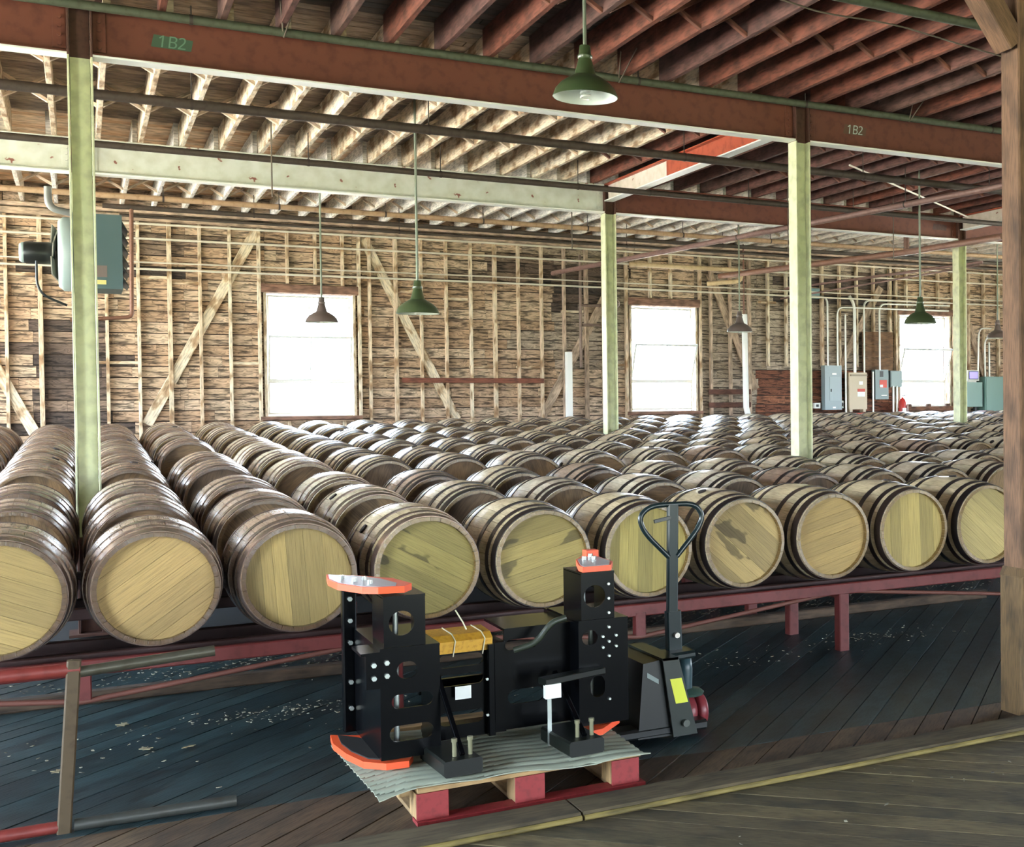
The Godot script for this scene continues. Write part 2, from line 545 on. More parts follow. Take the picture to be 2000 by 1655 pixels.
func window(i: int, cx: float) -> void:
	var w := struct("window_%d" % (i + 1), ["tall window of the back wall beyond the left edge of the stacks", "tall bright window of the back wall nearest the left column", "bright middle window of the back wall with its sash tipped inward", "bright window of the back wall between the electrical boxes and the green cabinets"][i], "window")
	var wd := wood(C(226, 214, 194), 1, 0.7, "white_wash")
	var brown := wood(C(150, 112, 92), 3, 0.8)
	var x0 := cx - WIN_W
	var x1 := cx + WIN_W
	var d := WALL + 0.06
	piece("jamb", P(x0 - 0.01, WIN_LO - 0.02, d - 0.03), P(x0 - 0.01, WIN_HI, d - 0.03), 0.045, 0.20, wd, w, Vector3(0, 0, 1))
	piece("jamb", P(x1 + 0.01, WIN_LO - 0.02, d - 0.03), P(x1 + 0.01, WIN_HI, d - 0.03), 0.045, 0.20, wd, w, Vector3(0, 0, 1))
	piece("sill", P(x0 - 0.10, WIN_LO - 0.035, d - 0.06), P(x1 + 0.10, WIN_LO - 0.035, d - 0.06), 0.30, 0.06, brown, w)
	piece("lintel", P(x0 - 0.07, WIN_HI + 0.07, WALL - 0.06), P(x1 + 0.07, WIN_HI + 0.07, WALL - 0.06), 0.11, 0.14, brown, w)
	var glass := paint(Color(0.95, 0.98, 1.0, 0.06), 0.02)
	glass.transparency = BaseMaterial3D.TRANSPARENCY_ALPHA
	var frame := paint(C(232, 232, 226), 0.5)
	# three lights: fixed above, a tipped one in the middle, fixed below
	var rows := [[3.43, 2.80], [2.80, 2.06], [2.06, 1.52]]
	for r in 3:
		var hi: float = rows[r][0]
		var lo: float = rows[r][1]
		var sash := Node3D.new()
		sash.name = "sash"
		w.add_child(sash, true)
		sash.position = P(cx, lo, d + 0.02)
		if r == 1: sash.rotation.x = deg_to_rad(14.0 if i == 1 else 22.0)
		var hw := WIN_W - 0.03
		var hh := hi - lo
		for q in [[Vector3(-hw, 0.02, 0), Vector3(hw, 0.02, 0)], [Vector3(-hw, hh - 0.02, 0), Vector3(hw, hh - 0.02, 0)]]:
			piece("rail", q[0], q[1], 0.05 if r == 1 else 0.035, 0.035, frame, sash)
		for s in [-1, 0, 1]:
			piece("stile", Vector3(s * (hw - 0.015), 0.03, 0), Vector3(s * (hw - 0.015), hh - 0.03, 0), 0.03 if s else 0.016, 0.03, frame, sash, Vector3(0, 0, 1))
		for s in [-1, 1]:
			var g := G.new()
			g.box(Vector3(s * hw / 2 - hw / 2 + 0.015, 0.035, -0.002), Vector3(s * hw / 2 + hw / 2 - 0.015, hh - 0.035, 0.002))
			put("pane", g, glass, sash)

# ---------------------------------------------------------------- roof
func roof() -> void:
	var g := G.new()
	g.box(P(-6.5, 4.985, 21.35), P(20.3, 5.15, -7.1))
	var ceil := put("ceiling", g, wood(C(96, 78, 62), 0, 0.85))
	tag(ceil, "timber roof of close boards on long parallel joists", "ceiling", "", "structure")
	# boards along the building, laid on the joists
	var d := 3.0
	var i := 0
	while d < 21.0:
		var w := 0.147
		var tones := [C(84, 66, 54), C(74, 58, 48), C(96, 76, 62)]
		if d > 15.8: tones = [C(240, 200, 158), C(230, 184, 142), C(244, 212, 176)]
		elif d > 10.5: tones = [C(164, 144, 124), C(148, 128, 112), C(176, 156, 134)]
		var cut := rng.randf_range(2.0, 7.0)
		var y := JOIST + 0.295
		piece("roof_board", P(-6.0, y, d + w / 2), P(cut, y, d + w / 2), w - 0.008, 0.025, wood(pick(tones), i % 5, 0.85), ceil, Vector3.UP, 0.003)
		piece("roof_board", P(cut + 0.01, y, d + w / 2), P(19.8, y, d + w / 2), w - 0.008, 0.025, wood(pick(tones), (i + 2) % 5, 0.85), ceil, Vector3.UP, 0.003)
		d += w
		i += 1
	g = G.new()
	g.box(P(-6.0, JOIST + 0.283, 3.0), P(19.8, JOIST + 0.305, -6.9))
	put("roof_boards", g, wood(C(80, 62, 52), 1, 0.85), ceil).set_meta("kind", "stuff")
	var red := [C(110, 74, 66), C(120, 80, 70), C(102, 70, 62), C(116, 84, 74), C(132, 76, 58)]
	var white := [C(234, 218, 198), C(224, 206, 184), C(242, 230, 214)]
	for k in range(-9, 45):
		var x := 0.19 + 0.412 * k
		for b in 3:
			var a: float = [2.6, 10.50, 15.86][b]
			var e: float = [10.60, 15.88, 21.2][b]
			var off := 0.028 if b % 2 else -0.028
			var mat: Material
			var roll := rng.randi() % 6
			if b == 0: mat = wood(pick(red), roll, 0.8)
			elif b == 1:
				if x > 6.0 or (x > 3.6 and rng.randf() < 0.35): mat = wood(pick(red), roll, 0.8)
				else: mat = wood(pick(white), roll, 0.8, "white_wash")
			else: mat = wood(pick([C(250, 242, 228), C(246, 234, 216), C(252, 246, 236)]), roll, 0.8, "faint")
			if absf(x - 6.15) < 0.13 and b == 1: continue
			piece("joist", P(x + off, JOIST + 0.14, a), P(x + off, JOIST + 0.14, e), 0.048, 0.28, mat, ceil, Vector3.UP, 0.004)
	# herringbone bridging, a crossed pair between neighbouring joists
	for row in [[8.8, 0], [12.4, 1], [14.05, 1], [19.3, 2]]:
		var d2: float = row[0]
		var b: int = row[1]
		for k in range(-2, 40):
			var x := 0.19 + 0.412 * k + (0.028 if b == 1 else -0.028)
			if x > [8.6, 11.8, 15.0][b] or (b == 1 and x > 5.6 and x < 6.3): continue
			var mat := wood(C(132, 84, 68) if b == 0 or (b == 1 and x > 5) else C(228, 204, 176), k & 3, 0.8)
			piece("bridging", P(x + 0.02, JOIST + 0.012, d2), P(x + 0.385, JOIST + 0.235, d2), 0.045, 0.032, mat, ceil)
			piece("bridging", P(x + 0.025, JOIST + 0.235, d2 + 0.05), P(x + 0.392, JOIST + 0.012, d2 + 0.05), 0.045, 0.032, mat, ceil)

# ---------------------------------------------------------------- steel frame
func steel() -> void:
	var green := paint(C(210, 213, 172), 0.42, 0.0, "faint", 0.8)
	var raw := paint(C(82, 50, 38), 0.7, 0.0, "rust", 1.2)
	var cols := [["pale green steel column rising between the leftmost barrel rows", 0.04, 0], ["pale green steel column in the right half, carrying the red beam joint marked beside it", 6.15, 0], ["", 12.2, 0], ["far green steel column behind the left one, under the cream beam", 0.04, 1], ["slim pale steel column in the middle, at the end of the cream beam", 6.2, 1], ["far pale green steel column beside the green cabinets", 12.22, 1]]
	for c in cols:
		if c[0] == "": continue
		var x: float = c[1]
		var d: float = BAY[c[2]]
		var o := thing("steel_column", c[0], "column", P(x, 0, d), 0.0, "", "structure")
		var w := 0.148
		for part in [["web", 0.0, 0.012, w - 0.02, green], ["flange", -w / 2, 0.16, 0.014, green], ["flange", w / 2, 0.16, 0.014, green]]:
			piece(part[0], Vector3(part[1], 0.0, 0), Vector3(part[1], 4.245, 0), part[2], part[3], part[4], o, Vector3(1, 0, 0), 0.002)
		for part in [["bare_head", 0.0, 0.03, w - 0.02], ["bare_head", -w / 2, 0.16, 0.014], ["bare_head", w / 2, 0.16, 0.014]]:
			piece(part[0], Vector3(part[1], 4.246, 0), Vector3(part[1], JOIST - 0.002, 0), part[2], part[3], raw, o, Vector3(1, 0, 0), 0.002)
		for part in [["shaded_foot", 0.0, 0.014, w - 0.018], ["shaded_foot", -w / 2, 0.162, 0.016], ["shaded_foot", w / 2, 0.162, 0.016]]:  # foot coloured dark to stand in for the shade under the racks
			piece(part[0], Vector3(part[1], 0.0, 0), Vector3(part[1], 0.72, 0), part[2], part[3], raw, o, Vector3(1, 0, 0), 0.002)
		piece("base_plate", Vector3(-0.14, 0.01, 0), Vector3(0.14, 0.01, 0), 0.28, 0.02, raw, o)
	var brown := paint(C(104, 54, 36), 0.6, 0.0, "rust", 0.5)
	var cream := paint(C(206, 208, 196), 0.5, 0.0, "chips", 0.42)
	var under := paint(C(250, 250, 242), 0.5)
	beam("red-brown steel beam running out of frame left of the nearest column", -6.1, -0.04, 0, brown, under)
	beam("long red-brown steel beam spanning the picture, chalked 1B2 at its left end", 0.12, 6.07, 0, brown, under, [0.65, C(96, 128, 104), C(60, 84, 62)])
	beam("red-brown steel beam right of the second column, chalked 1B2", 6.23, 12.1, 0, brown, under, [6.815, C(176, 188, 176), C(92, 66, 48)])
	beam("cream steel beam running out of frame left of the nearest column", -6.1, -0.04, 1, cream, under)
	beam("long cream-painted steel beam with flaking paint in the back bay", 0.12, 6.12, 1, cream, under)
	beam("red-brown steel beam in the back bay, right of the cream one", 6.28, 12.14, 1, brown, under, [11.83, C(88, 66, 60), C(74, 50, 44)])
	beam("red-brown steel beam in the back bay at the right edge", 12.30, 19.5, 1, brown, under)
	cross_beam("orange-red steel girder crossing between the two long beams, its near end whitewashed", 6.17, paint(C(168, 76, 48), 0.55, 0.0, "rust", 0.5), under)
	cross_beam("orange steel girder crossing near the right edge under the roof", 12.22, paint(C(160, 74, 46), 0.55, 0.0, "rust", 0.5), under)

func beam(label: String, x0: float, x1: float, row: int, mat: Material, under: Material, mark := []) -> void:
	var d: float = BAY[row]
	var o := thing("steel_beam", label, "beam", P(x0, 4.25, d), 0.0, "", "structure")
	var l := x1 - x0
	var top := JOIST - 4.25 - 0.002
	piece("web", Vector3(0, top / 2, 0), Vector3(l, top / 2, 0), 0.012, top - 0.03, mat, o, Vector3.UP, 0.0)
	piece("bottom_flange", Vector3(0, 0.008, 0), Vector3(l, 0.008, 0), 0.15, 0.016, under, o, Vector3.UP, 0.003)
	piece("bottom_flange", Vector3(0, 0.021, 0), Vector3(l, 0.021, 0), 0.15, 0.008, mat, o, Vector3.UP, 0.003)
	piece("top_flange", Vector3(0, top - 0.01, 0), Vector3(l, top - 0.01, 0), 0.15, 0.018, mat, o, Vector3.UP, 0.003)
	for s in [0, 1]:
		var x: float = 0.045 if s == 0 else l - 0.045
		var clip := piece("clip_angle", Vector3(x, 0.05, 0.014), Vector3(x, top - 0.05, 0.014), 0.085, 0.014, mat, o, Vector3(0, 0, 1), 0.002)
		for i in 4:
			var g := G.new()
			g.rod(Vector3.ZERO, Vector3(0, 0, 0.016), 0.015, 6)
			put("bolt", g, mat, clip, Transform3D(clip.transform.affine_inverse().basis, clip.transform.affine_inverse() * Vector3(x, 0.08 + 0.065 * i, 0.02)))
	if mark.size():
		var px: float = mark[0] - x0
		var g := G.new()
		g.prism(PackedVector2Array([Vector2(-0.15, -0.045), Vector2(0.12, -0.05), Vector2(0.135, 0.035), Vector2(-0.13, 0.05)]), Vector3(px, 0.19, 0.006), Vector3(1, 0, 0), Vector3.UP, Vector3(0, 0, 0.0012))
		var patch := put("mark_patch", g, paint(mark[2], 0.7), o)
		var tm := TextMesh.new()
		tm.text = "1B2"
		tm.font = SystemFont.new()
		tm.font.font_names = PackedStringArray(["Droid Sans"])
		tm.font_size = 32
		tm.pixel_size = 0.0037
		tm.depth = 0.0012
		var tx := put("chalk_mark", tm, paint(mark[1], 0.9), patch, Transform3D(Basis(Vector3(1, 0, 0), Vector3(0.12, 1, 0), Vector3(0, 0, 1)), Vector3(px - 0.005, 0.19, 0.0084)))
		tx.set_meta("label", "the marking 1B2 in faded chalk")

func cross_beam(label: String, x: float, mat: Material, under: Material) -> void:
	var o := thing("steel_girder", label, "beam", P(x, 4.40, BAY[0] + 0.1), 0.0, "", "structure")
	var l: float = BAY[1] - BAY[0] - 0.2
	var wash := paint(C(226, 214, 200), 0.55, 0.0, "chips", 0.6)
	var cut := l * 0.62
	piece("web", Vector3(0, 0.115, 0), Vector3(0, 0.115, -cut), 0.012, 0.21, mat, o, Vector3.UP, 0.0)
	piece("whitewashed_web", Vector3(0, 0.115, -cut), Vector3(0, 0.115, -l), 0.012, 0.21, wash, o, Vector3.UP, 0.0)
	piece("bottom_flange", Vector3(0, 0.008, 0), Vector3(0, 0.008, -l), 0.13, 0.016, under, o, Vector3.UP, 0.003)
	piece("top_flange", Vector3(0, 0.228, 0), Vector3(0, 0.228, -l), 0.13, 0.016, mat, o, Vector3.UP, 0.003)

# ---------------------------------------------------------------- racks and barrels
const RANKS := [7.29, 8.60, 9.75, 11.47, 12.63, 13.95, 15.13, 16.50, 17.82, 19.17]
const PITCH := 0.654
const FIRST := 0.306
const R_BILGE := 0.322
const R_END := 0.278
const HALF := 0.445

func axis_y(d: float) -> float:
	return 0.785 + 0.0286 * (d - 7.29)

func stave_r(z: float) -> float:
	return R_BILGE - (R_BILGE - R_END) * pow(absf(z) / HALF, 2.0)

func racks() -> void:
	var red := paint(C(104, 40, 38), 0.55, 0.0, "rust", 0.8)
	var dark := paint(C(60, 36, 34), 0.6, 0.0, "rust", 0.8)
	for i in RANKS.size():
		var d: float = RANKS[i]
		var names := ["front", "second", "third", "fourth", "fifth", "sixth", "seventh", "eighth", "ninth", "last"]
		var o := thing("barrel_rack", "long low red steel rack carrying the %s rank of barrels" % names[i], "rack", P(0, 0, d), 0.0, "racks under the ranks of barrels")
		var top := axis_y(d) - stave_r(0.2) - 0.008
		for s in [-0.2, 0.2]:
			piece("rail", Vector3(-3.2, top - 0.035, s), Vector3(18.5, top - 0.035, s), 0.06, 0.07, dark, o, Vector3.UP, 0.006)
		for k in range(-1, 7):
			var x := 1.45 + 2.9 * k
			for s in [-0.34, 0.34]:
				piece("leg", Vector3(x, 0, s), Vector3(x, top - 0.08, s), 0.075, 0.075, red, o, Vector3(0, 0, 1), 0.006)
			piece("cross_bar", Vector3(x, top - 0.09, -0.36), Vector3(x, top - 0.09, 0.36), 0.07, 0.05, red, o)
		if i == 0:
			piece("front_channel", Vector3(-3.2, 0.415, 0.34), Vector3(18.5, 0.415, 0.34), 0.05, 0.075, red, o, Vector3.UP, 0.006)
			for k in range(-1, 5):
				var x := 2.89 + 2.9 * k
				piece("strut", Vector3(x, 0.26, 0.34), Vector3(x, 0.40, 0.34), 0.065, 0.065, red, o, Vector3(0, 0, 1), 0.006)
				for s in [-1, 1]:
					var g := G.new()
					g.rod(Vector3(x, 0.25, 0.35), Vector3(x + s * 1.44, 0.40, 0.35), 0.014, 8)
					put("truss_rod", g, paint(C(104, 62, 52), 0.6), o)
	for s in [[-3.0, 0.30], [0.44, 7.98]]:
		pass
	var sl := piece("floor_sleeper", P(-3.0, 0.035, 8.08), P(6.5, 0.035, 8.12), 0.09, 0.07, wood(C(92, 74, 58), 1, 0.8), self)
	tag(sl, "long dusty timber sleeper lying on the floor under the racks", "beam")

var stave_mesh: ArrayMesh
var bodies := []
var hoop_mesh := []
var ring_mesh: ArrayMesh

func stave_geo(g: G, a0: float, a1: float, dr: float, segs := 8) -> void:
	var prof := []
	for i in segs + 1:
		prof.append(-HALF + 2 * HALF * i / segs)
	var gap := 0.0022
	var bv := 0.0025
	for i in segs:
		var z0: float = prof[i]
		var z1: float = prof[i + 1]
		var r0 := stave_r(z0) + dr
		var r1 := stave_r(z1) + dr
		var sl := (r1 - r0) / (z1 - z0)
		# cross-section: bevel, face, bevel
		var angs := [a0 + gap, a0 + gap + bv / 0.3, (a0 + a1) / 2, a1 - gap - bv / 0.3, a1 - gap]
		var drop := [-bv, 0.0, 0.0, 0.0, -bv]
		for s in 4:
			var A := Vector3(cos(angs[s]) * (r0 + drop[s]), sin(angs[s]) * (r0 + drop[s]), z0)
			var B := Vector3(cos(angs[s + 1]) * (r0 + drop[s + 1]), sin(angs[s + 1]) * (r0 + drop[s + 1]), z0)
			var D := Vector3(cos(angs[s + 1]) * (r1 + drop[s + 1]), sin(angs[s + 1]) * (r1 + drop[s + 1]), z1)
			var E := Vector3(cos(angs[s]) * (r1 + drop[s]), sin(angs[s]) * (r1 + drop[s]), z1)
			var n0 := Vector3(cos(angs[s]), sin(angs[s]), -sl).normalized()
			var n1 := Vector3(cos(angs[s + 1]), sin(angs[s + 1]), -sl).normalized()
			var w0: float = angs[s] * 0.3
			var w1: float = angs[s + 1] * 0.3
			g.tri(A, B, D, n0, n1, n1, Vector2(z0, w0), Vector2(z0, w1), Vector2(z1, w1), Vector2(z0, w0), Vector2(z0, w1), Vector2(z1, w1))
			g.tri(A, D, E, n0, n1, n0, Vector2(z0, w0), Vector2(z1, w1), Vector2(z1, w0), Vector2(z0, w0), Vector2(z1, w1), Vector2(z1, w0))
	var side_tint := g.tint
	g.tint = Color(0.34, 0.26, 0.15)
	for e in [-1, 1]:   # the end grain and the inner wall of the chime
		var z: float = HALF * e
		var ro := R_END + dr
		var ri := R_END - 0.020
		var b0 := Vector3(cos(a0 + gap), sin(a0 + gap), 0)
		var b1 := Vector3(cos(a1 - gap), sin(a1 - gap), 0)
		var zz := Vector3(0, 0, z)
		var zi := Vector3(0, 0, z - 0.05 * e)
		g.quad(b0 * ri + zz, b1 * ri + zz, b1 * ro + zz, b0 * ro + zz, Vector3(0, 0, e), Vector2(0, 0), Vector2(0, 0.06), Vector2(0.02, 0.06), Vector2(0.02, 0))
		g.quad(b0 * ri + zz, b1 * ri + zz, b1 * (ri - 0.002) + zi, b0 * (ri - 0.002) + zi, -(b0 + b1).normalized(), Vector2(0, 0), Vector2(0, 0.06), Vector2(0.02, 0.06), Vector2(0.02, 0))
	g.tint = side_tint

func hoop_geo(z: float, w: float) -> ArrayMesh:
	var g := G.new()
	var a := stave_r(z - w / 2) + 0.0005
	var b := stave_r(z + w / 2) + 0.0005
	g.lathe([Vector2(-w / 2, a - 0.004), Vector2(-w / 2, a + 0.0035), Vector2(w / 2, b + 0.0035), Vector2(w / 2, b - 0.004)], Vector3(0, 0, z), Vector3(0, 0, 1), 40, true)
	return g.mesh()

func barrels() -> void:
	var n := 30
	for variant in 4:
		var g := G.new()
		for i in n:
			var k := rng.randf_range(0.90, 1.15)
			g.tint = Color(k, k * rng.randf_range(0.95, 1.0), k * rng.randf_range(0.9, 1.0))
			stave_geo(g, TAU * i / n, TAU * (i + 1) / n, rng.randf_range(-0.0015, 0.001))
		bodies.append(g.mesh())
	var sg := G.new()
	stave_geo(sg, 0, TAU / n, 0.0)
	stave_mesh = sg.mesh()
	var zs := [[0.404, 0.056], [0.318, 0.040], [0.17, 0.044], [-0.17, 0.044], [-0.318, 0.040], [-0.404, 0.056]]
	for q in zs: hoop_mesh.append(hoop_geo(q[0], q[1]))
	var hg := G.new()
	var rim := PackedVector2Array()
	for i in 32: rim.append(Vector2(cos(TAU * i / 32), sin(TAU * i / 32)) * (R_END - 0.021))
	hg.prism(rim, Vector3.ZERO, Vector3(1, 0, 0), Vector3.UP, Vector3(0, 0, 0.014))
	ring_mesh = hg.mesh()
	var names := ["front", "second", "third", "fourth", "fifth", "sixth", "seventh", "eighth", "ninth", "last"]
	var count := ["first", "second", "third", "fourth", "fifth", "sixth", "seventh", "eighth", "ninth", "tenth", "eleventh", "twelfth", "thirteenth", "fourteenth", "fifteenth", "sixteenth", "seventeenth", "eighteenth", "nineteenth", "twentieth", "twenty-first", "twenty-second", "twenty-third", "twenty-fourth", "twenty-fifth", "twenty-sixth", "twenty-seventh", "twenty-eighth"]
	for r in RANKS.size():
		var d: float = RANKS[r]
		var at := 0
		for k in range(-2, 28):
			var x := FIRST + PITCH * k + (0.0 if r == 0 else rng.randf_range(-0.002, 0.002)) + 0.004 * r
			if x < -0.047 * d - 0.30 or x > 0.835 * d + 0.30: continue
			if r == 5 and k == 1: continue      # one place left empty
			if r == 0 and (x < -0.95 or k > 8): continue
			var dd := d + (0.0 if r == 0 else rng.randf_range(-0.05, 0.05))
			at += 1
			var p := P(x, axis_y(d), dd)
			if r == 0: front_barrel(at - 1, p)
			else: plain_barrel("weathered oak barrel in the %s rank back, %s from the left in that rank" % [names[r], count[at - 1]], "the %s rank of barrels" % names[r], p)

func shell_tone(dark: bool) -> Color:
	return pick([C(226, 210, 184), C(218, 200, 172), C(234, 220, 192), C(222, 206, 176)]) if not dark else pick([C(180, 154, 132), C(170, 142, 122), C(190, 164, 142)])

func barrel_wood(tone: Color, variant: int) -> StandardMaterial3D:
	var key := "barrel%s%d" % [tone.to_html(), variant]
	if mats.has(key): return mats[key]
	var m: StandardMaterial3D = wood(tone, variant, 0.34, "faint", false, 0.9, 15.5).duplicate()
	m.vertex_color_use_as_albedo = true
	m.roughness = 0.27
	m.metallic_specular = 0.65
	mats[key] = m
	return m

func hoops(o: Node3D, roll: float) -> void:
	var iron := [paint(C(56, 46, 44), 0.36, 0.4, "rust", 1.4), paint(C(46, 40, 40), 0.34, 0.4, "rust", 1.1), paint(C(66, 54, 48), 0.4, 0.4, "rust", 1.7)]
	if o.position.x < 1.8: iron = [paint(C(122, 104, 96), 0.27, 0.6, "rust", 1.4), paint(C(104, 90, 84), 0.26, 0.6, "rust", 1.1), paint(C(132, 114, 102), 0.28, 0.6, "rust", 1.7)]
	for h in hoop_mesh:
		var t := put("hoop", h, pick(iron), o)
		t.rotation.z = roll

func plain_barrel(label: String, group: String, p: Vector3) -> void:
	var o := thing("oak_barrel", label, "barrel", p, 0.0, group)
	var roll := rng.randf() * TAU
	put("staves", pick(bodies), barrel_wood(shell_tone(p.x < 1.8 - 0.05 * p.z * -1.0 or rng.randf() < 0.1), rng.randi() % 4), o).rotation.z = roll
	hoops(o, roll)
	for s in [0, 1]:
		var h := put("head", ring_mesh, wood(pick([C(150, 120, 84), C(126, 100, 74), C(140, 108, 72)]), rng.randi() % 4, 0.6, "blotch", false, 0.5, 8.0), o)
		h.rotation.z = roll
		h.position.z = HALF - 0.05 if s == 0 else -HALF + 0.05
		if s: h.rotation = Vector3(0, PI, roll)
	if rng.randf() < 0.35: bung(o, rng.randf_range(0.3, 2.6))

func bung(o: Node3D, ang: float) -> void:
	var g := G.new()
	g.rod(Vector3.ZERO, Vector3(0, 0.012, 0), 0.028, 12)
	var dir := Vector3(cos(ang), sin(ang), 0)
	put("bung", g, paint(C(40, 30, 24), 0.8), o, Transform3D(Basis(Vector3(-sin(ang), cos(ang), 0) * -1.0, dir, Vector3(0, 0, 1)), dir * (R_BILGE - 0.003) + Vector3(0, 0, 0.03)))

func front_barrel(i: int, p: Vector3) -> void:
	# angle of the head boards, tone, stain strength
	var looks := [
		["front-row oak barrel cut off by the left edge, pale head boards sloping gently down", 24.0, C(186, 158, 98), 0],
		["front-row oak barrel second from the left, clean tan head with boards rising to the right", -36.0, C(192, 160, 100), 0],
		["front-row oak barrel with upright tan head boards, left of the orange machine arm", 86.0, C(178, 152, 92), 0],
		["front-row oak barrel behind the machine's left tower, dark wedge-shaped stain on its head", 30.0, C(166, 150, 86), 1],
		["front-row oak barrel above the yellow package, greyish smudge across its head", -14.0, C(170, 150, 88), 1],
		["front-row oak barrel behind the pallet truck handle, upright head boards", 92.0, C(178, 160, 90), 0],
		["front-row oak barrel right of the truck handle, patchy dark stains on its head", 42.0, C(186, 160, 104), 1],
		["front-row oak barrel with a warm tan head bearing a faint pencil mark", -14.0, C(188, 158, 98), 0],
		["front-row oak barrel with upright yellow head boards, second from the right-hand timber post", 88.0, C(186, 164, 98), 0],
		["front-row oak barrel partly hidden behind the right-hand timber post", 40.0, C(192, 172, 112), 0],
		["front-row oak barrel hidden almost wholly behind the right-hand timber post", 10.0, C(190, 168, 110), 0]]
	var look: Array = looks[mini(i, 10)]
	var o := thing("oak_barrel", look[0], "barrel", p, 0.0, "the front rank of barrels")
	var n := 30
	var roll := rng.randf() * TAU
	for s in n:
		var a := roll + TAU * s / n
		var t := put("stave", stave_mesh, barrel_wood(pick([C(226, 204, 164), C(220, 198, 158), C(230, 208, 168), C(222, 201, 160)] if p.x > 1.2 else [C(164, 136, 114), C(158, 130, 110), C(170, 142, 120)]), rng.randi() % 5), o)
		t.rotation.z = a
	hoops(o, roll)
	# the head: boards cut to the circle
	var rad := R_END - 0.0215
	var turn := deg_to_rad(-float(look[1]))
	var cuts := [-rad]
	var w := -rad + rng.randf_range(0.06, 0.09)
	while w < rad - 0.05:
		cuts.append(w)
		w += rng.randf_range(0.055, 0.10)
	cuts.append(rad)
	for k in cuts.size() - 1:
		var lo: float = cuts[k] + 0.0006
		var hi: float = cuts[k + 1] - 0.0006
		var pts := PackedVector2Array()
		var steps := 8
		for q in steps + 1:
			var yy := lerpf(lo, hi, float(q) / steps)
			pts.append(Vector2(sqrt(maxf(rad * rad - yy * yy, 0.0)), yy))
		for q in steps + 1:
			var yy := lerpf(hi, lo, float(q) / steps)
			pts.append(Vector2(-sqrt(maxf(rad * rad - yy * yy, 0.0)), yy))
		var clean := PackedVector2Array()
		for q in pts:
			if clean.size() == 0 or (clean[-1].distance_to(q) > 1e-4 and clean[0].distance_to(q) > 1e-4): clean.append(q)
		var g := G.new()
		g.prism(clean, Vector3(0, 0, -0.02), Vector3(1, 0, 0), Vector3(0, 1, 0), Vector3(0, 0, 0.02 + rng.randf() * 0.0012))
		var tone: Color = look[2]
		tone = tone * rng.randf_range(0.83, 1.02)
		tone.a = 1.0
		var m := wood(tone, rng.randi() % 5, 0.62, "spots" if look[3] else "", false, 0.35, 16.0)
		var b := put("head_board", g, m, o)
		b.position.z = HALF - 0.035
		b.rotation.z = turn
	var back := put("back_head", ring_mesh, wood(C(140, 112, 80), 1, 0.6), o)
	back.position.z = -HALF + 0.05
	back.rotation.y = PI
	if i in [3, 6, 8, 9]: bung(o, [0, 0, 0, 2.5, 0, 0, 1.9, 0, 1.4, 1.6][i])

# ---------------------------------------------------------------- floor
func floor_boards() -> void:
	var host: Node3D = get_node("floor")
	var blue := [C(52, 73, 77), C(45, 63, 67), C(58, 80, 83), C(49, 68, 71)]
	var bare := [C(96, 74, 52), C(84, 66, 48), C(106, 84, 60)]  # brown tones for the strip along the kerb
	var q := sqrt(0.5)
	var w := 0.128
	for i in range(-14, 64):
		var s := i * w
		# strip running to the right and away, then cut where the blue tones turn brown
		var a := Vector2(-s * q, s * q)
		var dir := Vector2(q, q)
		var side := Vector2(-q, q) * (w - 0.006)
		var strip := PackedVector2Array([a - dir * 2, a + dir * 16, a + dir * 16 + side, a - dir * 2 + side])
		var areas := [PackedVector2Array([Vector2(-1.4, 5.62), Vector2(1.0, 5.58), Vector2(2.6, 5.28), Vector2(7.5, 5.24), Vector2(7.5, 9.8), Vector2(-1.4, 9.8)]), PackedVector2Array([Vector2(-1.4, 4.9), Vector2(7.5, 4.9), Vector2(7.5, 5.24), Vector2(2.6, 5.28), Vector2(1.0, 5.58), Vector2(-1.4, 5.62)])]
		for z in 2:
			for poly in Geometry2D.intersect_polygons(strip, areas[z]):
				if poly.size() < 3: continue
				var cx := Vector2.ZERO
				for v in poly: cx += v / poly.size()
				var g := G.new()
				var lift := rng.randf_range(-0.0025, 0.0015)
				floor_prism(g, poly, cx, dir, lift)
				var m := wood(pick(blue if z == 0 else bare), rng.randi() % 6, 0.42 if z == 0 else 0.75, "blotch", false, 0.8, 6.0)
				put("plank", g, m, host)
	# the nearer floor, boards laid the other way
	var near := [C(106, 94, 64), C(96, 84, 58), C(116, 102, 70), C(90, 80, 54)]
	for i in range(24, 62):
		var s := i * 0.131
		var a := Vector2(s * q, s * q)
		var dir := Vector2(q, -q)
		var side := Vector2(q, q) * 0.125
		var strip := PackedVector2Array([a - dir * 9, a + dir * 9, a + dir * 9 + side, a - dir * 9 + side])
		for poly in Geometry2D.intersect_polygons(strip, PackedVector2Array([Vector2(-1.5, 1.5), Vector2(6.5, 1.5), Vector2(6.5, 4.69), Vector2(-1.5, 4.69)])):
			var cx := Vector2.ZERO
			for v in poly: cx += v / poly.size()
			var g := G.new()
			floor_prism(g, poly, cx, dir, rng.randf_range(-0.002, 0.001))
			put("plank", g, wood(pick(near), rng.randi() % 6, 0.8, "blotch", false, 0.8, 7.0), host)
	var k := thing("floor_kerb", "worn timber kerb with a yellowed edge dividing the near floor from the dark floor", "kerb", P(-1.5, 0.0, 4.81))
	for i in 3:
		piece("kerb_board", Vector3(3.2 * i, 0.012, 0.02), Vector3(3.2 * i + 3.19, 0.012, 0.02), 0.20, 0.045, wood(C(100, 88, 64), i + 1, 0.8), k, Vector3.UP, 0.008)
		piece("nosing", Vector3(3.2 * i, 0.014, 0.128), Vector3(3.2 * i + 3.19, 0.014, 0.128), 0.018, 0.022, wood(C(138, 122, 66), i + 2, 0.7), k, Vector3.UP, 0.006)

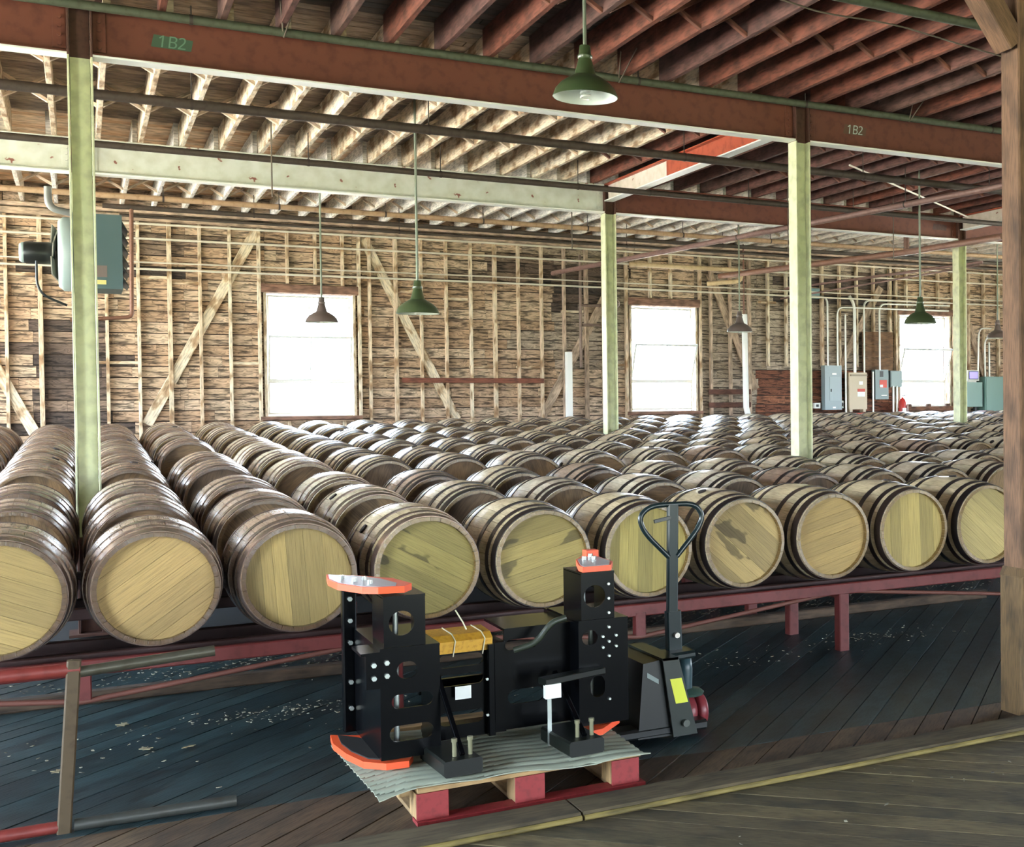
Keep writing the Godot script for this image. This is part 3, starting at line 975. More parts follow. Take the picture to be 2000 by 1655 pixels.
func floor_prism(g: G, poly: PackedVector2Array, c: Vector2, dir: Vector2, lift: float) -> void:
	# uv along the board
	var ids := Geometry2D.triangulate_polygon(poly)
	var up := Vector3.UP
	var f := func(v: Vector2, y: float) -> Vector3: return P(v.x, y, v.y)
	var uv := func(v: Vector2) -> Vector2: return Vector2(v.dot(dir), v.dot(Vector2(-dir.y, dir.x)))
	for i in range(0, ids.size(), 3):
		var a := poly[ids[i]]
		var b := poly[ids[i + 1]]
		var d := poly[ids[i + 2]]
		g.tri(f.call(a, lift), f.call(b, lift), f.call(d, lift), up, up, up, uv.call(a), uv.call(b), uv.call(d), uv.call(a), uv.call(b), uv.call(d))
	for i in poly.size():
		var a := poly[i]
		var b := poly[(i + 1) % poly.size()]
		var e := (b - a).normalized()
		var n := P(e.y, 0, -e.x)
		if Vector2(e.y, -e.x).dot((a + b) / 2 - c) < 0: n = -n
		g.quad(f.call(a, lift), f.call(b, lift), f.call(b, lift - 0.03), f.call(a, lift - 0.03), n, uv.call(a), uv.call(b), uv.call(b), uv.call(a))

# ---------------------------------------------------------------- nearest things
func foreground() -> void:
	var bark := [wood(C(124, 92, 66), 2, 0.8, "blotch", false, 0.7, 12.0), wood(C(112, 88, 56), 4, 0.8, "blotch", false, 0.7, 12.0)]
	var o := thing("timber_post", "rough brown timber post at the right edge, thicker at its foot", "post", P(4.235, 0, 5.05))
	piece("shaft", Vector3(0.075, 0.75, 0), Vector3(0.075, JOIST - 0.16, 0), 0.14, 0.15, bark[0], o, Vector3(0, 0, 1), 0.008)
	piece("foot_casing", Vector3(0.075, 0.0, 0), Vector3(0.075, 0.74, 0), 0.175, 0.185, bark[1], o, Vector3(0, 0, 1), 0.014)
	var g := G.new()
	g.lathe([Vector2(0.0, 0.125), Vector2(0.05, 0.104)], Vector3(0.075, 0.735, 0), Vector3.UP, 4, true, PI / 4, PI / 4 + TAU)
	put("casing_cap", g, bark[1], o)
	piece("knee_brace", Vector3(0.01, 3.56, 0), Vector3(-0.55, 4.25, 0), 0.12, 0.14, bark[0], o, Vector3(0, 0, 1), 0.006)
	piece("header", Vector3(-6, JOIST - 0.09, 0), Vector3(9, JOIST - 0.09, 0), 0.15, 0.17, bark[0], o, Vector3.UP, 0.006)
	var red := paint(C(122, 50, 44), 0.45, 0.0, "rust", 0.8)
	var pipe := paint(C(84, 82, 70), 0.35, 0.4, "rust", 0.8)
	var olive := paint(C(80, 66, 46), 0.5, 0.2, "rust", 1.0)
	var r := thing("guard_rail", "low guard rail with red and bare steel bars before the left racks", "guard rail", P(0, 0, 5.68))
	piece("post", Vector3(-0.086, 0.0, 0), Vector3(-0.04, 0.68, 0), 0.05, 0.05, olive, r, Vector3(0, 0, 1), 0.006)
	for s in [["top_rail", Vector3(-2.2, 0.645, 0), Vector3(-0.02, 0.645, 0), 0.026, red], ["top_pipe", Vector3(-0.02, 0.632, 0), Vector3(0.46, 0.662, 0), 0.022, pipe], ["bottom_rail", Vector3(-2.2, 0.026, 0.02), Vector3(-0.09, 0.026, 0.0), 0.024, red]]:
		var t := G.new()
		t.rod(s[1], s[2], s[3], 14)
		put(s[0], t, s[4], r)
	var fp := G.new()
	fp.rod(Vector3.ZERO, Vector3(0.58, 0, 0.02), 0.024, 14)
	var fo := put("steel_pipe", fp, paint(C(70, 72, 68), 0.4, 0.3, "rust", 0.8), self, Transform3D(Basis.IDENTITY, P(-0.05, 0.024, 5.68)))
	tag(fo, "short grey steel pipe lying on the floor right of the guard rail post", "pipe")

# ---------------------------------------------------------------- pipes
func pipe(called: String, label: String, pts: Array, r: float, mat: Material, group := "", bend := 0.1, hang := []) -> void:
	var at: Vector3 = pts[0]
	var o := thing(called, label, "pipe", at, 0.0, group)
	var loc := []
	for p in pts: loc.append(p - at)
	var g := G.new()
	g.tube(rounded(loc, bend), r, 10 if r > 0.02 else 6)
	put("tube", g, mat, o)
	var iron := paint(C(58, 48, 42), 0.6, 0.2)
	for h in hang:
		var k: float = h
		var a: Vector3 = loc[0].lerp(loc[-1], k)
		var t := G.new()
		t.lathe([Vector2(-0.012, r + 0.004), Vector2(0.012, r + 0.004)], a, (loc[-1] - loc[0]), 14)
		t.rod(a + Vector3(0, r, 0), Vector3(a.x, JOIST + 0.05 - at.y, a.z), 0.006, 5)
		put("hanger", t, iron, o)

func pipes() -> void:
	var moss := paint(C(78, 84, 66), 0.6, 0.1, "rust", 0.9)
	var soot := paint(C(66, 56, 48), 0.6, 0.1, "rust", 0.9)
	var plum := paint(C(128, 100, 94), 0.5, 0.1, "rust", 0.7)
	var tan_ := paint(C(164, 136, 106), 0.6, 0.0, "rust", 0.7)
	var white := paint(C(222, 214, 196), 0.45, 0.2)
	pipe("sprinkler_pipe", "greenish pipe running along the top of the nearest long beam", [P(-5, 4.585, 10.36), P(19, 4.585, 10.36)], 0.034, moss, "", 0.1, [0.24, 0.39, 0.463, 0.56])
	pipe("sprinkler_pipe", "thick dark pipe slung under the joists between the two long beams", [P(-5, 4.33, 12.05), P(19, 4.33, 12.25)], 0.044, soot, "", 0.1, [0.245, 0.33, 0.443, 0.54, 0.62])
	pipe("sprinkler_pipe", "dark pipe running along the top of the back long beam", [P(-5, 4.36, 14.5), P(19, 4.36, 14.7)], 0.036, soot, "", 0.1, [0.3, 0.36, 0.43, 0.47, 0.53, 0.6])
	pipe("sprinkler_pipe", "tan pipe under the pale joists of the back bay", [P(-5, 4.47, 18.72), P(19, 4.47, 18.85)], 0.04, tan_, "", 0.1, [0.25, 0.31, 0.37, 0.43, 0.5, 0.57, 0.64])
	pipe("sprinkler_pipe", "dark pipe in front of the far joist ends, upper of two", [P(0.3, 4.40, 19.25), P(19, 4.40, 19.25)], 0.034, soot, "", 0.1, [0.1, 0.3, 0.5])
	pipe("sprinkler_pipe", "thinner dark pipe in front of the far joist ends, lower of two", [P(0.5, 4.30, 19.35), P(19, 4.30, 19.35)], 0.022, soot, "", 0.1, [0.2, 0.4])
	var hs := [4.37, 4.15, 3.80, 3.70]
	var nm := ["highest of the four pale conduits strung along the back wall", "second from the top of the four pale conduits along the back wall", "third from the top of the four pale conduits along the back wall", "lowest of the four pale conduits strung along the back wall above the windows"]
	for i in 4:
		pipe("conduit", nm[i], [P(-2.0, hs[i], 20.75), P(6, hs[i] + 0.03, 20.75), P(17.5, hs[i], 20.75)], 0.019 if i != 2 else 0.013, white, "conduits along the back wall")
	pipe("heater_pipe", "brown pipe dropping beside the unit heater and turning left at its foot", [P(0.64, 4.38, 19.25), P(0.62, 2.90, 19.25), P(-0.1, 2.84, 19.25)], 0.027, paint(C(120, 84, 66), 0.5, 0.2, "rust", 1.0), "", 0.06)
	pipe("drain_pipe", "purplish pipe slanting up towards the right under the joists", [P(7.1, 3.94, 20.8), P(9.85, 4.29, 10.4)], 0.04, plum, "", 0.1, [0.45, 0.75])
	pipe("drain_pipe", "thick brown pipe slanting to the right-hand post, with a branch hung from above", [P(10.104, 3.978, 20.3), P(11.71, 4.113, 16.6), P(11.727, 4.10, 15.2), P(11.292, 3.995, 13.6)], 0.052, paint(C(134, 98, 82), 0.5, 0.1, "rust", 0.7), "", 0.3)
	pipe("branch_pipe", "short upright brown branch pipe above the thick slanting pipe", [P(11.715, 4.12, 16.6), P(11.715, 4.64, 16.6)], 0.05, paint(C(112, 80, 66), 0.5, 0.1, "rust", 0.7))
	pipe("water_pipe", "upper of two thin purplish pipes slanting past the electrical boxes", [P(11.8, 3.86, 20.85), P(13.64, 4.091, 17.0)], 0.026, plum, "thin slanting pipes")
	pipe("water_pipe", "lower of two thin purplish pipes slanting past the electrical boxes", [P(11.7, 3.66, 20.85), P(13.57, 4.034, 17.0)], 0.018, plum, "thin slanting pipes")
	pipe("sprinkler_pipe", "cream branch pipe with an elbow right of the middle window", [P(8.3, 4.10, 20.2), P(10.5, 4.10, 20.2), P(10.5, 3.9, 20.2), P(9.9, 3.84, 20.4)], 0.042, paint(C(214, 190, 150), 0.5, 0.0, "rust", 0.6))
	# rusty fittings left of the middle window
	for s in [["upright grey pipe with a valve left of the middle window", [P(7.62, 4.3, 20.85), P(7.62, 2.3, 20.85)]], ["upright rusty pipe beside the slim middle column", [P(8.02, 4.2, 20.8), P(8.02, 1.4, 20.8)]], ["short level pipe joining the two upright pipes by the middle window", [P(7.65, 3.05, 20.83), P(8.30, 3.06, 20.83)]], ["level pipe with a valve wheel near the slim middle column", [P(7.65, 3.4, 20.83), P(8.35, 3.42, 20.83)]]]:
		pipe("wall_pipe", s[0], s[1], 0.026, paint(C(126, 106, 96), 0.5, 0.2, "rust", 1.0), "pipes left of the middle window")
	var v := thing("valve", "rusty gate valve with a hand wheel on the wall pipes", "valve", P(8.2, 3.42, 20.8))
	var g := G.new()
	g.lathe([Vector2(-0.09, 0.0), Vector2(-0.09, 0.06), Vector2(-0.05, 0.045), Vector2(0.05, 0.045), Vector2(0.09, 0.06), Vector2(0.09, 0)], Vector3.ZERO, Vector3(1, 0, 0), 14)
	put("valve_body", g, paint(C(140, 124, 116), 0.5, 0.3), v)
	g = G.new()
	g.lathe([Vector2(-0.012, 0.07), Vector2(0.0, 0.085), Vector2(0.012, 0.07), Vector2(0, 0.06), Vector2(-0.012, 0.07)], Vector3(0, 0.02, 0.16), Vector3(0, 0, 1), 18)
	g.rod(Vector3(0, 0, 0), Vector3(0, 0.02, 0.16), 0.012, 8)
	put("hand_wheel", g, paint(C(150, 132, 122), 0.5, 0.3), v)
	# white plastic pipes near the wall
	var plastic := paint(C(240, 240, 234), 0.4)
	g = G.new()
	g.box(Vector3(-0.05, -0.82, -0.05), Vector3(0.05, 1.75, 0.05))
	tag(put("white_post", g, plastic, self, Transform3D(Basis.IDENTITY, P(7.39, 0.82, 20.85))), "short square white post standing at the wall left of the middle window", "post")
	g = G.new()
	g.tube([Vector3(0, 1.93, 0), Vector3(0.02, 0.15, 0), Vector3(0.06, 0.0, 0)], 0.058, 14)
	tag(put("downspout", g, plastic, self, Transform3D(Basis.IDENTITY, P(10.85, 1.40, 20.75))), "white downspout hanging at the wall right of the middle window", "pipe")
	g = G.new()
	g.rod(Vector3(0, -0.02, 0), Vector3(0, 1.36, 0), 0.016, 8)
	tag(put("drop_pipe", g, paint(C(120, 84, 70), 0.6), self, Transform3D(Basis.IDENTITY, P(10.84, 3.3, 20.75))), "thin brown drop pipe feeding the white downspout from above", "pipe")
	# thin wires under the near roof
	var wire := paint(C(92, 80, 66), 0.6)
	pipe("cable", "thin cable sagging between the near joists at the upper right", [P(3.6, 4.59, 7.6), P(4.43, 4.58, 7.74), P(4.75, 4.56, 7.80), P(5.4, 4.59, 7.82), P(6.09, 4.58, 7.96), P(6.9, 4.57, 8.1)], 0.007, wire, "", 0.3)
	pipe("sprinkler_pipe", "green pipe crossing the joists at the upper right corner by the knee brace", [P(3.0, 4.588, 7.44), P(9.0, 4.588, 7.6)], 0.036, moss)
	pipe("conduit", "thin pale conduit slanting down to the right below the red joists", [P(7.9, 4.49, 12.36), P(11.75, 4.49, 15.0)], 0.012, white)
	for x in [1.4, 4.17, 7.35]:
		pipe("wire_hanger", "bent wire hanger holding the greenish pipe near the %s" % {1.4: "left end of the long beam", 4.17: "nearest green lamp", 7.35: "second green column"}[x], [P(x - 0.04, 4.78, 10.2), P(x, 4.54, 10.36), P(x + 0.07, 4.80, 10.1)], 0.006, wire, "", 0.02)
	for i in 3:
		var x: float = [8.55, 10.35, 12.6][i]
		pipe("hanger_rod", ["thin rod hanging from the joists left of the right green column", "thin rod hanging from the joists right of the right green column", "thin rod hanging from the joists near the timber post"][i], [P(x, 4.93, 15.0), P(x, 3.75, 15.0)], 0.007, wire)
	for i in 2:
		pipe("hanger_rod", ["slim rod dropping from the joists past the cream beam, left half", "slim rod dropping from the joists past the cream beam, near the middle column"][i], [P([1.78, 6.1][i], 4.93, [14.2, 17.0][i]), P([1.78, 6.1][i], 3.9, [14.2, 17.0][i])], 0.008, wire)

# ---------------------------------------------------------------- lamps
func lamps() -> void:
	var enamel := paint(C(60, 74, 46), 0.3)
	enamel.metallic_specular = 0.6
	var grey := paint(C(96, 84, 78), 0.4)
	var white := paint(C(232, 238, 228), 0.35)
	var metal := paint(C(120, 128, 112), 0.45, 0.4)
	var bulb := paint(C(244, 244, 236), 0.3)
	var spots := [[2.96, 3.755, 7.95, "green enamel pendant lamp with its white inside showing, nearest the viewer", enamel], [3.04, 2.63, 13.2, "dark green pendant lamp hanging right of the left window", enamel], [2.92, 2.84, 18.4, "dull brown pendant lamp hanging in front of the left window", grey], [9.53, 2.845, 18.4, "dull grey pendant lamp hanging beside the white downspout", grey], [9.53, 2.69, 13.2, "green pendant lamp hanging in front of the right window", enamel], [15.12, 2.845, 18.4, "grey pendant lamp half hidden by the timber post, by the green cabinets", grey]]
	for s in spots:
		var o := thing("pendant_lamp", s[3], "lamp", P(s[0], s[1], s[2]), 0.0, "enamel pendant lamps")
		var g := G.new()
		g.lathe([Vector2(0.345, 0.0), Vector2(0.345, 0.036), Vector2(0.285, 0.042), Vector2(0.28, 0.05), Vector2(0.262, 0.05), Vector2(0.255, 0.044), Vector2(0.15, 0.072), Vector2(0.14, 0.085), Vector2(0.125, 0.115), Vector2(0.09, 0.165), Vector2(0.05, 0.2), Vector2(0.015, 0.212), Vector2(0.0, 0.218), Vector2(-0.004, 0.214)], Vector3.ZERO, Vector3.UP, 40)
		put("shade", g, s[4], o)
		g = G.new()
		g.lathe([Vector2(-0.003, 0.213), Vector2(0.004, 0.207), Vector2(0.05, 0.194), Vector2(0.088, 0.16), Vector2(0.122, 0.108), Vector2(0.13, 0.05), Vector2(0.13, 0.0)], Vector3.ZERO, Vector3.UP, 40)
		put("shade_lining", g, white, o)
		g = G.new()
		g.rod(Vector3(0, 0.345, 0), Vector3(0, JOIST + 0.285 - s[1], 0), 0.013, 8)
		put("rod", g, metal, o)
		g = G.new()
		g.rod(Vector3(0, 0.12, 0), Vector3(0, 0.07, 0), 0.02, 10)
		put("lamp_socket", g, white, o)
		g = G.new()
		var pts := []
		for i in 37: pts.append(Vector3(cos(i * TAU / 12) * 0.03, 0.072 - i * 0.0024, sin(i * TAU / 12) * 0.03))
		g.tube(pts, 0.0075, 6)
		put("spiral_bulb", g, bulb, o)

# ---------------------------------------------------------------- on the back wall
func panel(called: String, label: String, x0: float, x1: float, y0: float, y1: float, mat: Material, depth := 0.15, d := 21.0) -> Node3D:
	var o := thing(called, label, "electrical box", P((x0 + x1) / 2, y0, d))
	var w := x1 - x0
	var h := y1 - y0
	var g := G.new()
	g.bar(Vector3(0, 0, depth / 2), Vector3(0, h, depth / 2), w, depth, Vector3(0, 0, 1), 0.006)
	put("box", g, mat, o)
	return o

func plate(o: Node3D, called: String, lo: Vector3, hi: Vector3, mat: Material) -> MeshInstance3D:
	var g := G.new()
	g.box(lo, hi)
	return put(called, g, mat, o)

func wall_gear() -> void:
	var grey := paint(C(142, 158, 160), 0.4)
	var tan_ := paint(C(196, 178, 148), 0.45)
	var slate := paint(C(104, 122, 120), 0.4)
	var teal := paint(C(104, 136, 124), 0.4)
	var white := paint(C(236, 236, 230), 0.5)
	var red := paint(C(206, 70, 48), 0.5)
	var dark := paint(C(48, 50, 50), 0.5)
	var o := panel("breaker_panel", "tall blue-grey breaker panel, leftmost of the boxes by the right window", 12.70, 13.10, 1.48, 2.37, grey)
	plate(o, "door", Vector3(-0.09, 0.18, 0.15), Vector3(0.16, 0.66, 0.158), paint(C(150, 166, 168), 0.4))
	plate(o, "nameplate", Vector3(-0.03, 0.70, 0.15), Vector3(0.07, 0.735, 0.156), white)
	plate(o, "latch", Vector3(-0.07, 0.36, 0.158), Vector3(-0.05, 0.42, 0.168), dark)
	plate(o, "warning_label", Vector3(-0.02, 0.03, 0.15), Vector3(0.05, 0.06, 0.154), white)
	o = panel("transformer_box", "cream steel electrical box with an orange and white warning label", 13.26, 13.69, 1.48, 2.23, tan_, 0.18)
	plate(o, "visor", Vector3(-0.2, 0.68, 0.18), Vector3(0.2, 0.71, 0.23), paint(C(150, 134, 110), 0.5))
	plate(o, "warning_label", Vector3(-0.02, 0.36, 0.18), Vector3(0.16, 0.42, 0.184), red)
	plate(o, "warning_label", Vector3(-0.02, 0.26, 0.18), Vector3(0.16, 0.355, 0.184), white)
	plate(o, "nameplate", Vector3(0.02, 0.50, 0.18), Vector3(0.11, 0.57, 0.184), white)
	for s in [-0.16, 0.16]: plate(o, "foot", Vector3(s - 0.03, -0.05, 0.02), Vector3(s + 0.03, 0.0, 0.16), tan_)
	o = panel("switch_box", "slate-green switch box with an orange label left of the small box", 13.91, 14.24, 1.68, 2.29, slate)
	plate(o, "warning_label", Vector3(-0.06, 0.24, 0.15), Vector3(0.12, 0.40, 0.154), red)
	plate(o, "warning_label", Vector3(-0.055, 0.25, 0.154), Vector3(0.02, 0.30, 0.157), white)
	plate(o, "handle", Vector3(0.165, 0.40, 0.02), Vector3(0.20, 0.56, 0.10), dark)
	plate(o, "cover_plate", Vector3(-0.05, 0.46, 0.15), Vector3(0.03, 0.58, 0.158), dark)
	plate(o, "nameplate", Vector3(-0.02, 0.07, 0.15), Vector3(0.12, 0.09, 0.154), white)
	o = panel("junction_box", "small square slate-green box nearest the right window", 14.30, 14.60, 1.93, 2.27, slate, 0.13)
	plate(o, "cover", Vector3(-0.13, 0.02, 0.13), Vector3(0.13, 0.32, 0.137), paint(C(116, 136, 132), 0.4))
	o = panel("outlet_box", "white outlet box at the foot of the breaker panel, on its left", 12.50, 12.65, 1.51, 1.62, white, 0.06)
	plate(o, "socket", Vector3(-0.03, 0.03, 0.06), Vector3(0.03, 0.08, 0.064), dark)
	o = panel("outlet_box", "white outlet box at the foot of the breaker panel, on its right", 13.12, 13.20, 1.51, 1.66, white, 0.06)
	plate(o, "socket", Vector3(-0.02, 0.04, 0.06), Vector3(0.02, 0.11, 0.064), dark)
	o = panel("junction_box", "small teal box high on the wall beside the right green column", 12.10, 12.62, 3.70, 3.90, paint(C(98, 130, 134), 0.4), 0.12)
	plate(o, "cover", Vector3(-0.22, 0.02, 0.12), Vector3(0.22, 0.18, 0.127), paint(C(108, 140, 144), 0.4))
	o = thing("wire_trough", "long pale low trough at the wall foot behind the last barrels, with a red tag", "trough", P(13.3, 1.22, 20.6))
	plate(o, "trough", Vector3(-1.9, 0, 0), Vector3(1.2, 0.19, 0.2), paint(C(186, 182, 170), 0.5))
	plate(o, "red_tag", Vector3(-0.15, 0.13, 0.2), Vector3(0.02, 0.19, 0.205), red)
	for s in [-1.7, 0.0, 1.0]: plate(o, "leg", Vector3(s, -1.22, 0.02), Vector3(s + 0.06, 0, 0.08), dark)
	# boards behind the boxes
	o = thing("plywood_board", "brown plywood backing board above the switch boxes", "board", P(14.06, 2.28, 20.99))
	for i in 3: plate(o, "plank", Vector3(-0.38, 0.265 * i, 0), Vector3(0.38, 0.265 * i + 0.26, 0.02), wood(C(140, 104, 74), i, 0.8))
	# conduits
	var c := paint(C(206, 206, 196), 0.35, 0.5)
	var dl := 20.86
	var runs := [["bright bent conduit rising from the breaker panel and turning left", [P(12.2, 3.74, dl), P(12.78, 3.74, dl), P(12.78, 2.36, dl)]], ["conduit rising from the breaker panel and turning right to the window head", [P(15.8, 3.55, dl), P(13.01, 3.54, dl), P(13.01, 2.36, dl)]], ["thick grey conduit rising straight from the cream electrical box", [P(13.42, 2.23, dl), P(13.42, 3.6, dl), P(13.30, 3.78, dl)]], ["conduit right of the cream box turning right at the top", [P(15.83, 3.73, dl), P(13.65, 3.70, dl), P(13.65, 2.2, dl)]], ["conduit rising from the slate switch box and turning right", [P(15.83, 3.66, dl), P(14.03, 3.64, dl), P(14.03, 2.28, dl)]], ["conduit dropping from the small box at the right window, left one", [P(14.36, 1.95, dl), P(14.36, 0.0, dl)]], ["conduit dropping from the small box at the right window, middle one", [P(14.45, 1.95, dl), P(14.45, 0.0, dl)]], ["conduit between the breaker panel and the cream box", [P(13.2, 3.4, dl), P(13.2, 0.0, dl)]], ["conduit left of the slate switch box running to the floor", [P(13.86, 2.25, dl), P(13.86, 0.0, dl)]], ["conduit at the left of the breaker panel running to the floor", [P(12.36, 3.7, dl), P(12.36, 0.0, dl)]], ["grey conduit arching over the green cabinets, outer one", [P(16.95, 3.2, dl), P(16.62, 3.2, dl), P(16.58, 2.1, dl)]], ["grey conduit arching over the green cabinets, inner one", [P(17.1, 3.0, dl), P(16.78, 3.0, dl), P(16.78, 2.1, dl)]], ["straight grey conduit rising from the large green cabinet", [P(16.9, 2.9, dl), P(16.9, 2.1, dl)]]]
	for i in runs.size():
		pipe("conduit", runs[i][0], runs[i][1], 0.034 if i == 2 else 0.02, c, "conduits of the electrical boxes", 0.16)
	# fire extinguisher
	o = thing("fire_extinguisher", "red fire extinguisher at the wall just left of the right window", "fire extinguisher", P(14.55, 1.32, 20.8))
	var g := G.new()
	g.lathe([Vector2(0, 0), Vector2(0.0, 0.075), Vector2(0.30, 0.075), Vector2(0.36, 0.05), Vector2(0.38, 0.025), Vector2(0.40, 0.025), Vector2(0.40, 0)], Vector3.ZERO, Vector3.UP, 20)
	put("cylinder", g, paint(C(190, 48, 40), 0.35), o)
	g = G.new()
	g.bar(Vector3(-0.02, 0.42, 0), Vector3(0.10, 0.45, 0), 0.025, 0.02)
	put("handle", g, dark, o)
	plate(o, "label", Vector3(-0.045, 0.06, 0.06), Vector3(0.045, 0.18, 0.078), white)
	g = G.new()
	g.tube(rounded([Vector3(0.03, 0.40, 0), Vector3(0.12, 0.36, 0.02), Vector3(0.11, 0.05, 0.03)], 0.08), 0.010, 8)
	put("hose", g, white, o)
	# green cabinets
	o = thing("control_cabinet", "green control cabinet on legs with a small monitor on top, by the far column", "cabinet", P(16.35, 1.50, 20.75))
	plate(o, "box", Vector3(-0.27, 0, -0.25), Vector3(0.27, 0.53, 0.0), teal)
	plate(o, "door", Vector3(-0.26, 0.015, 0.0), Vector3(0.26, 0.515, 0.012), paint(C(110, 142, 130), 0.4))
	plate(o, "latch", Vector3(0.275, 0.12, -0.1), Vector3(0.30, 0.42, -0.02), dark)
	for s in [-0.2, 0.2]: plate(o, "leg", Vector3(s - 0.03, -1.5, -0.2), Vector3(s + 0.03, 0, -0.14), dark)
	o = thing("monitor", "small monitor with a violet screen standing on the green control cabinet", "monitor", P(16.37, 2.03, 20.85))
	plate(o, "casing", Vector3(-0.16, 0.03, -0.12), Vector3(0.16, 0.26, 0.10), paint(C(206, 204, 192), 0.5))
	plate(o, "bezel", Vector3(-0.12, 0.06, 0.10), Vector3(0.14, 0.24, 0.105), paint(C(90, 92, 96), 0.5))
	var scr := paint(C(90, 84, 170), 0.2)
	scr.emission_enabled = true
	scr.emission = C(110, 100, 220)
	scr.emission_energy_multiplier = 1.2
	plate(o, "screen", Vector3(-0.10, 0.08, 0.105), Vector3(0.12, 0.22, 0.108), scr)
	plate(o, "stand", Vector3(-0.1, 0.0, -0.1), Vector3(0.1, 0.03, 0.08), paint(C(206, 204, 192), 0.5))
	var al := AreaLight3D.new()
	al.name = "screen_light"
	al.area_size = Vector2(0.22, 0.14)
	al.light_energy = 0.02
	al.light_color = C(140, 130, 240)
	al.shadow_enabled = true
	al.position = Vector3(0.01, 0.15, 0.115)
	al.rotation.y = PI
	o.add_child(al)
	o = thing("control_cabinet", "large green floor cabinet at the right edge under the arched conduits", "cabinet", P(17.0, 0, 20.70))
	plate(o, "box", Vector3(-0.34, 0, -0.3), Vector3(0.5, 2.15, 0.0), teal)
	plate(o, "door", Vector3(-0.32, 0.05, 0.0), Vector3(0.48, 2.12, 0.012), paint(C(108, 140, 128), 0.4))
	plate(o, "handle", Vector3(-0.28, 1.0, 0.012), Vector3(-0.25, 1.2, 0.04), dark)
	o = thing("wooden_pallet", "brown timber pallet leaning at the wall under the right window", "pallet", P(15.25, 0.0, 20.8))
	for i in 12: piece("board", Vector3(-0.6, 0.05 + 0.13 * i, 0.0), Vector3(0.6, 0.05 + 0.13 * i, 0.0), 0.025, 0.09, wood(C(130, 88, 64), i & 3, 0.8), o)
	for s in [-0.5, 0.0, 0.5]: piece("block", Vector3(s, 0.0, -0.05), Vector3(s, 1.58, -0.05), 0.1, 0.07, wood(C(110, 76, 58), 1, 0.8), o, Vector3(0, 0, 1))

func heater() -> void:
	var teal := paint(C(70, 92, 92), 0.45)
	var black := paint(C(26, 30, 28), 0.35)
	var pale := paint(C(140, 154, 148), 0.45)
	var grey := paint(C(128, 124, 112), 0.5)
	var o := thing("unit_heater", "hanging teal unit heater with louvres and a black fan motor behind the left column", "heater", P(0.0, 2.90, 15.0))
	plate(o, "casing", Vector3(-0.05, 0, -0.35), Vector3(0.40, 0.77, 0.30), teal)
	for i in 6:
		var g := G.new()
		g.prism(PackedVector2Array([Vector2(0, 0), Vector2(0.055, -0.055), Vector2(0.0, 0.05)]), Vector3(0.40, 0.09 + 0.115 * i, 0.28), Vector3(1, 0, 0), Vector3.UP, Vector3(0, 0, -0.6))
		put("louvre", g, black, o)
	plate(o, "label", Vector3(0.02, 0.045, 0.30), Vector3(0.25, 0.09, 0.304), paint(C(206, 196, 120), 0.5))
	plate(o, "label", Vector3(0.10, 0.12, 0.30), Vector3(0.26, 0.24, 0.304), paint(C(110, 96, 88), 0.5))
	var f := G.new()
	f.lathe([Vector2(0, 0.0), Vector2(0, 0.34), Vector2(0.05, 0.385), Vector2(0.12, 0.385), Vector2(0.12, 0.36)], Vector3(-0.17, 0.37, 0), Vector3(1, 0, 0), 28)
	put("fan_shroud", f, pale, o)
	for i in 4:
		var g := G.new()
		var a := TAU * i / 4 + 0.5
		g.bar(Vector3(-0.20, 0.37 + sin(a) * 0.06, cos(a) * 0.06), Vector3(-0.19, 0.37 + sin(a) * 0.31, cos(a) * 0.31), 0.17, 0.012, Vector3(1, 0, 0.5))
		put("fan_blade", g, grey, o)
	f = G.new()
	f.lathe([Vector2(0, 0.0), Vector2(0.0, 0.10), Vector2(0.03, 0.115), Vector2(0.25, 0.115), Vector2(0.28, 0.09), Vector2(0.28, 0)], Vector3(-0.48, 0.37, 0), Vector3(1, 0, 0), 24)
	put("motor", f, black, o)
	f = G.new()
	f.lathe([Vector2(0, 0.0), Vector2(0, 0.085), Vector2(0.025, 0.105), Vector2(0.05, 0.105)], Vector3(-0.51, 0.37, 0), Vector3(1, 0, 0), 24)
	put("motor_cap", f, pale, o)
	for s in [-0.25, 0.2]:
		f = G.new()
		f.rod(Vector3(0.0, 0.77, s), Vector3(0.0, 2.02, s), 0.008, 6)
		put("hanger", f, grey, o)
	f = G.new()
	f.tube(rounded([Vector3(-0.36, 0.28, 0.1), Vector3(-0.36, -0.05, 0.1), Vector3(-0.1, -0.17, 0.1)], 0.2), 0.012, 8)
	put("cable", f, black, o)
	f = G.new()
	f.tube(rounded([Vector3(-0.25, 1.06, 0.0), Vector3(-0.25, 0.84, 0.0), Vector3(-0.05, 0.80, 0.0)], 0.12), 0.035, 12)
	put("flexible_duct", f, paint(C(120, 122, 118), 0.5, 0.3), o)

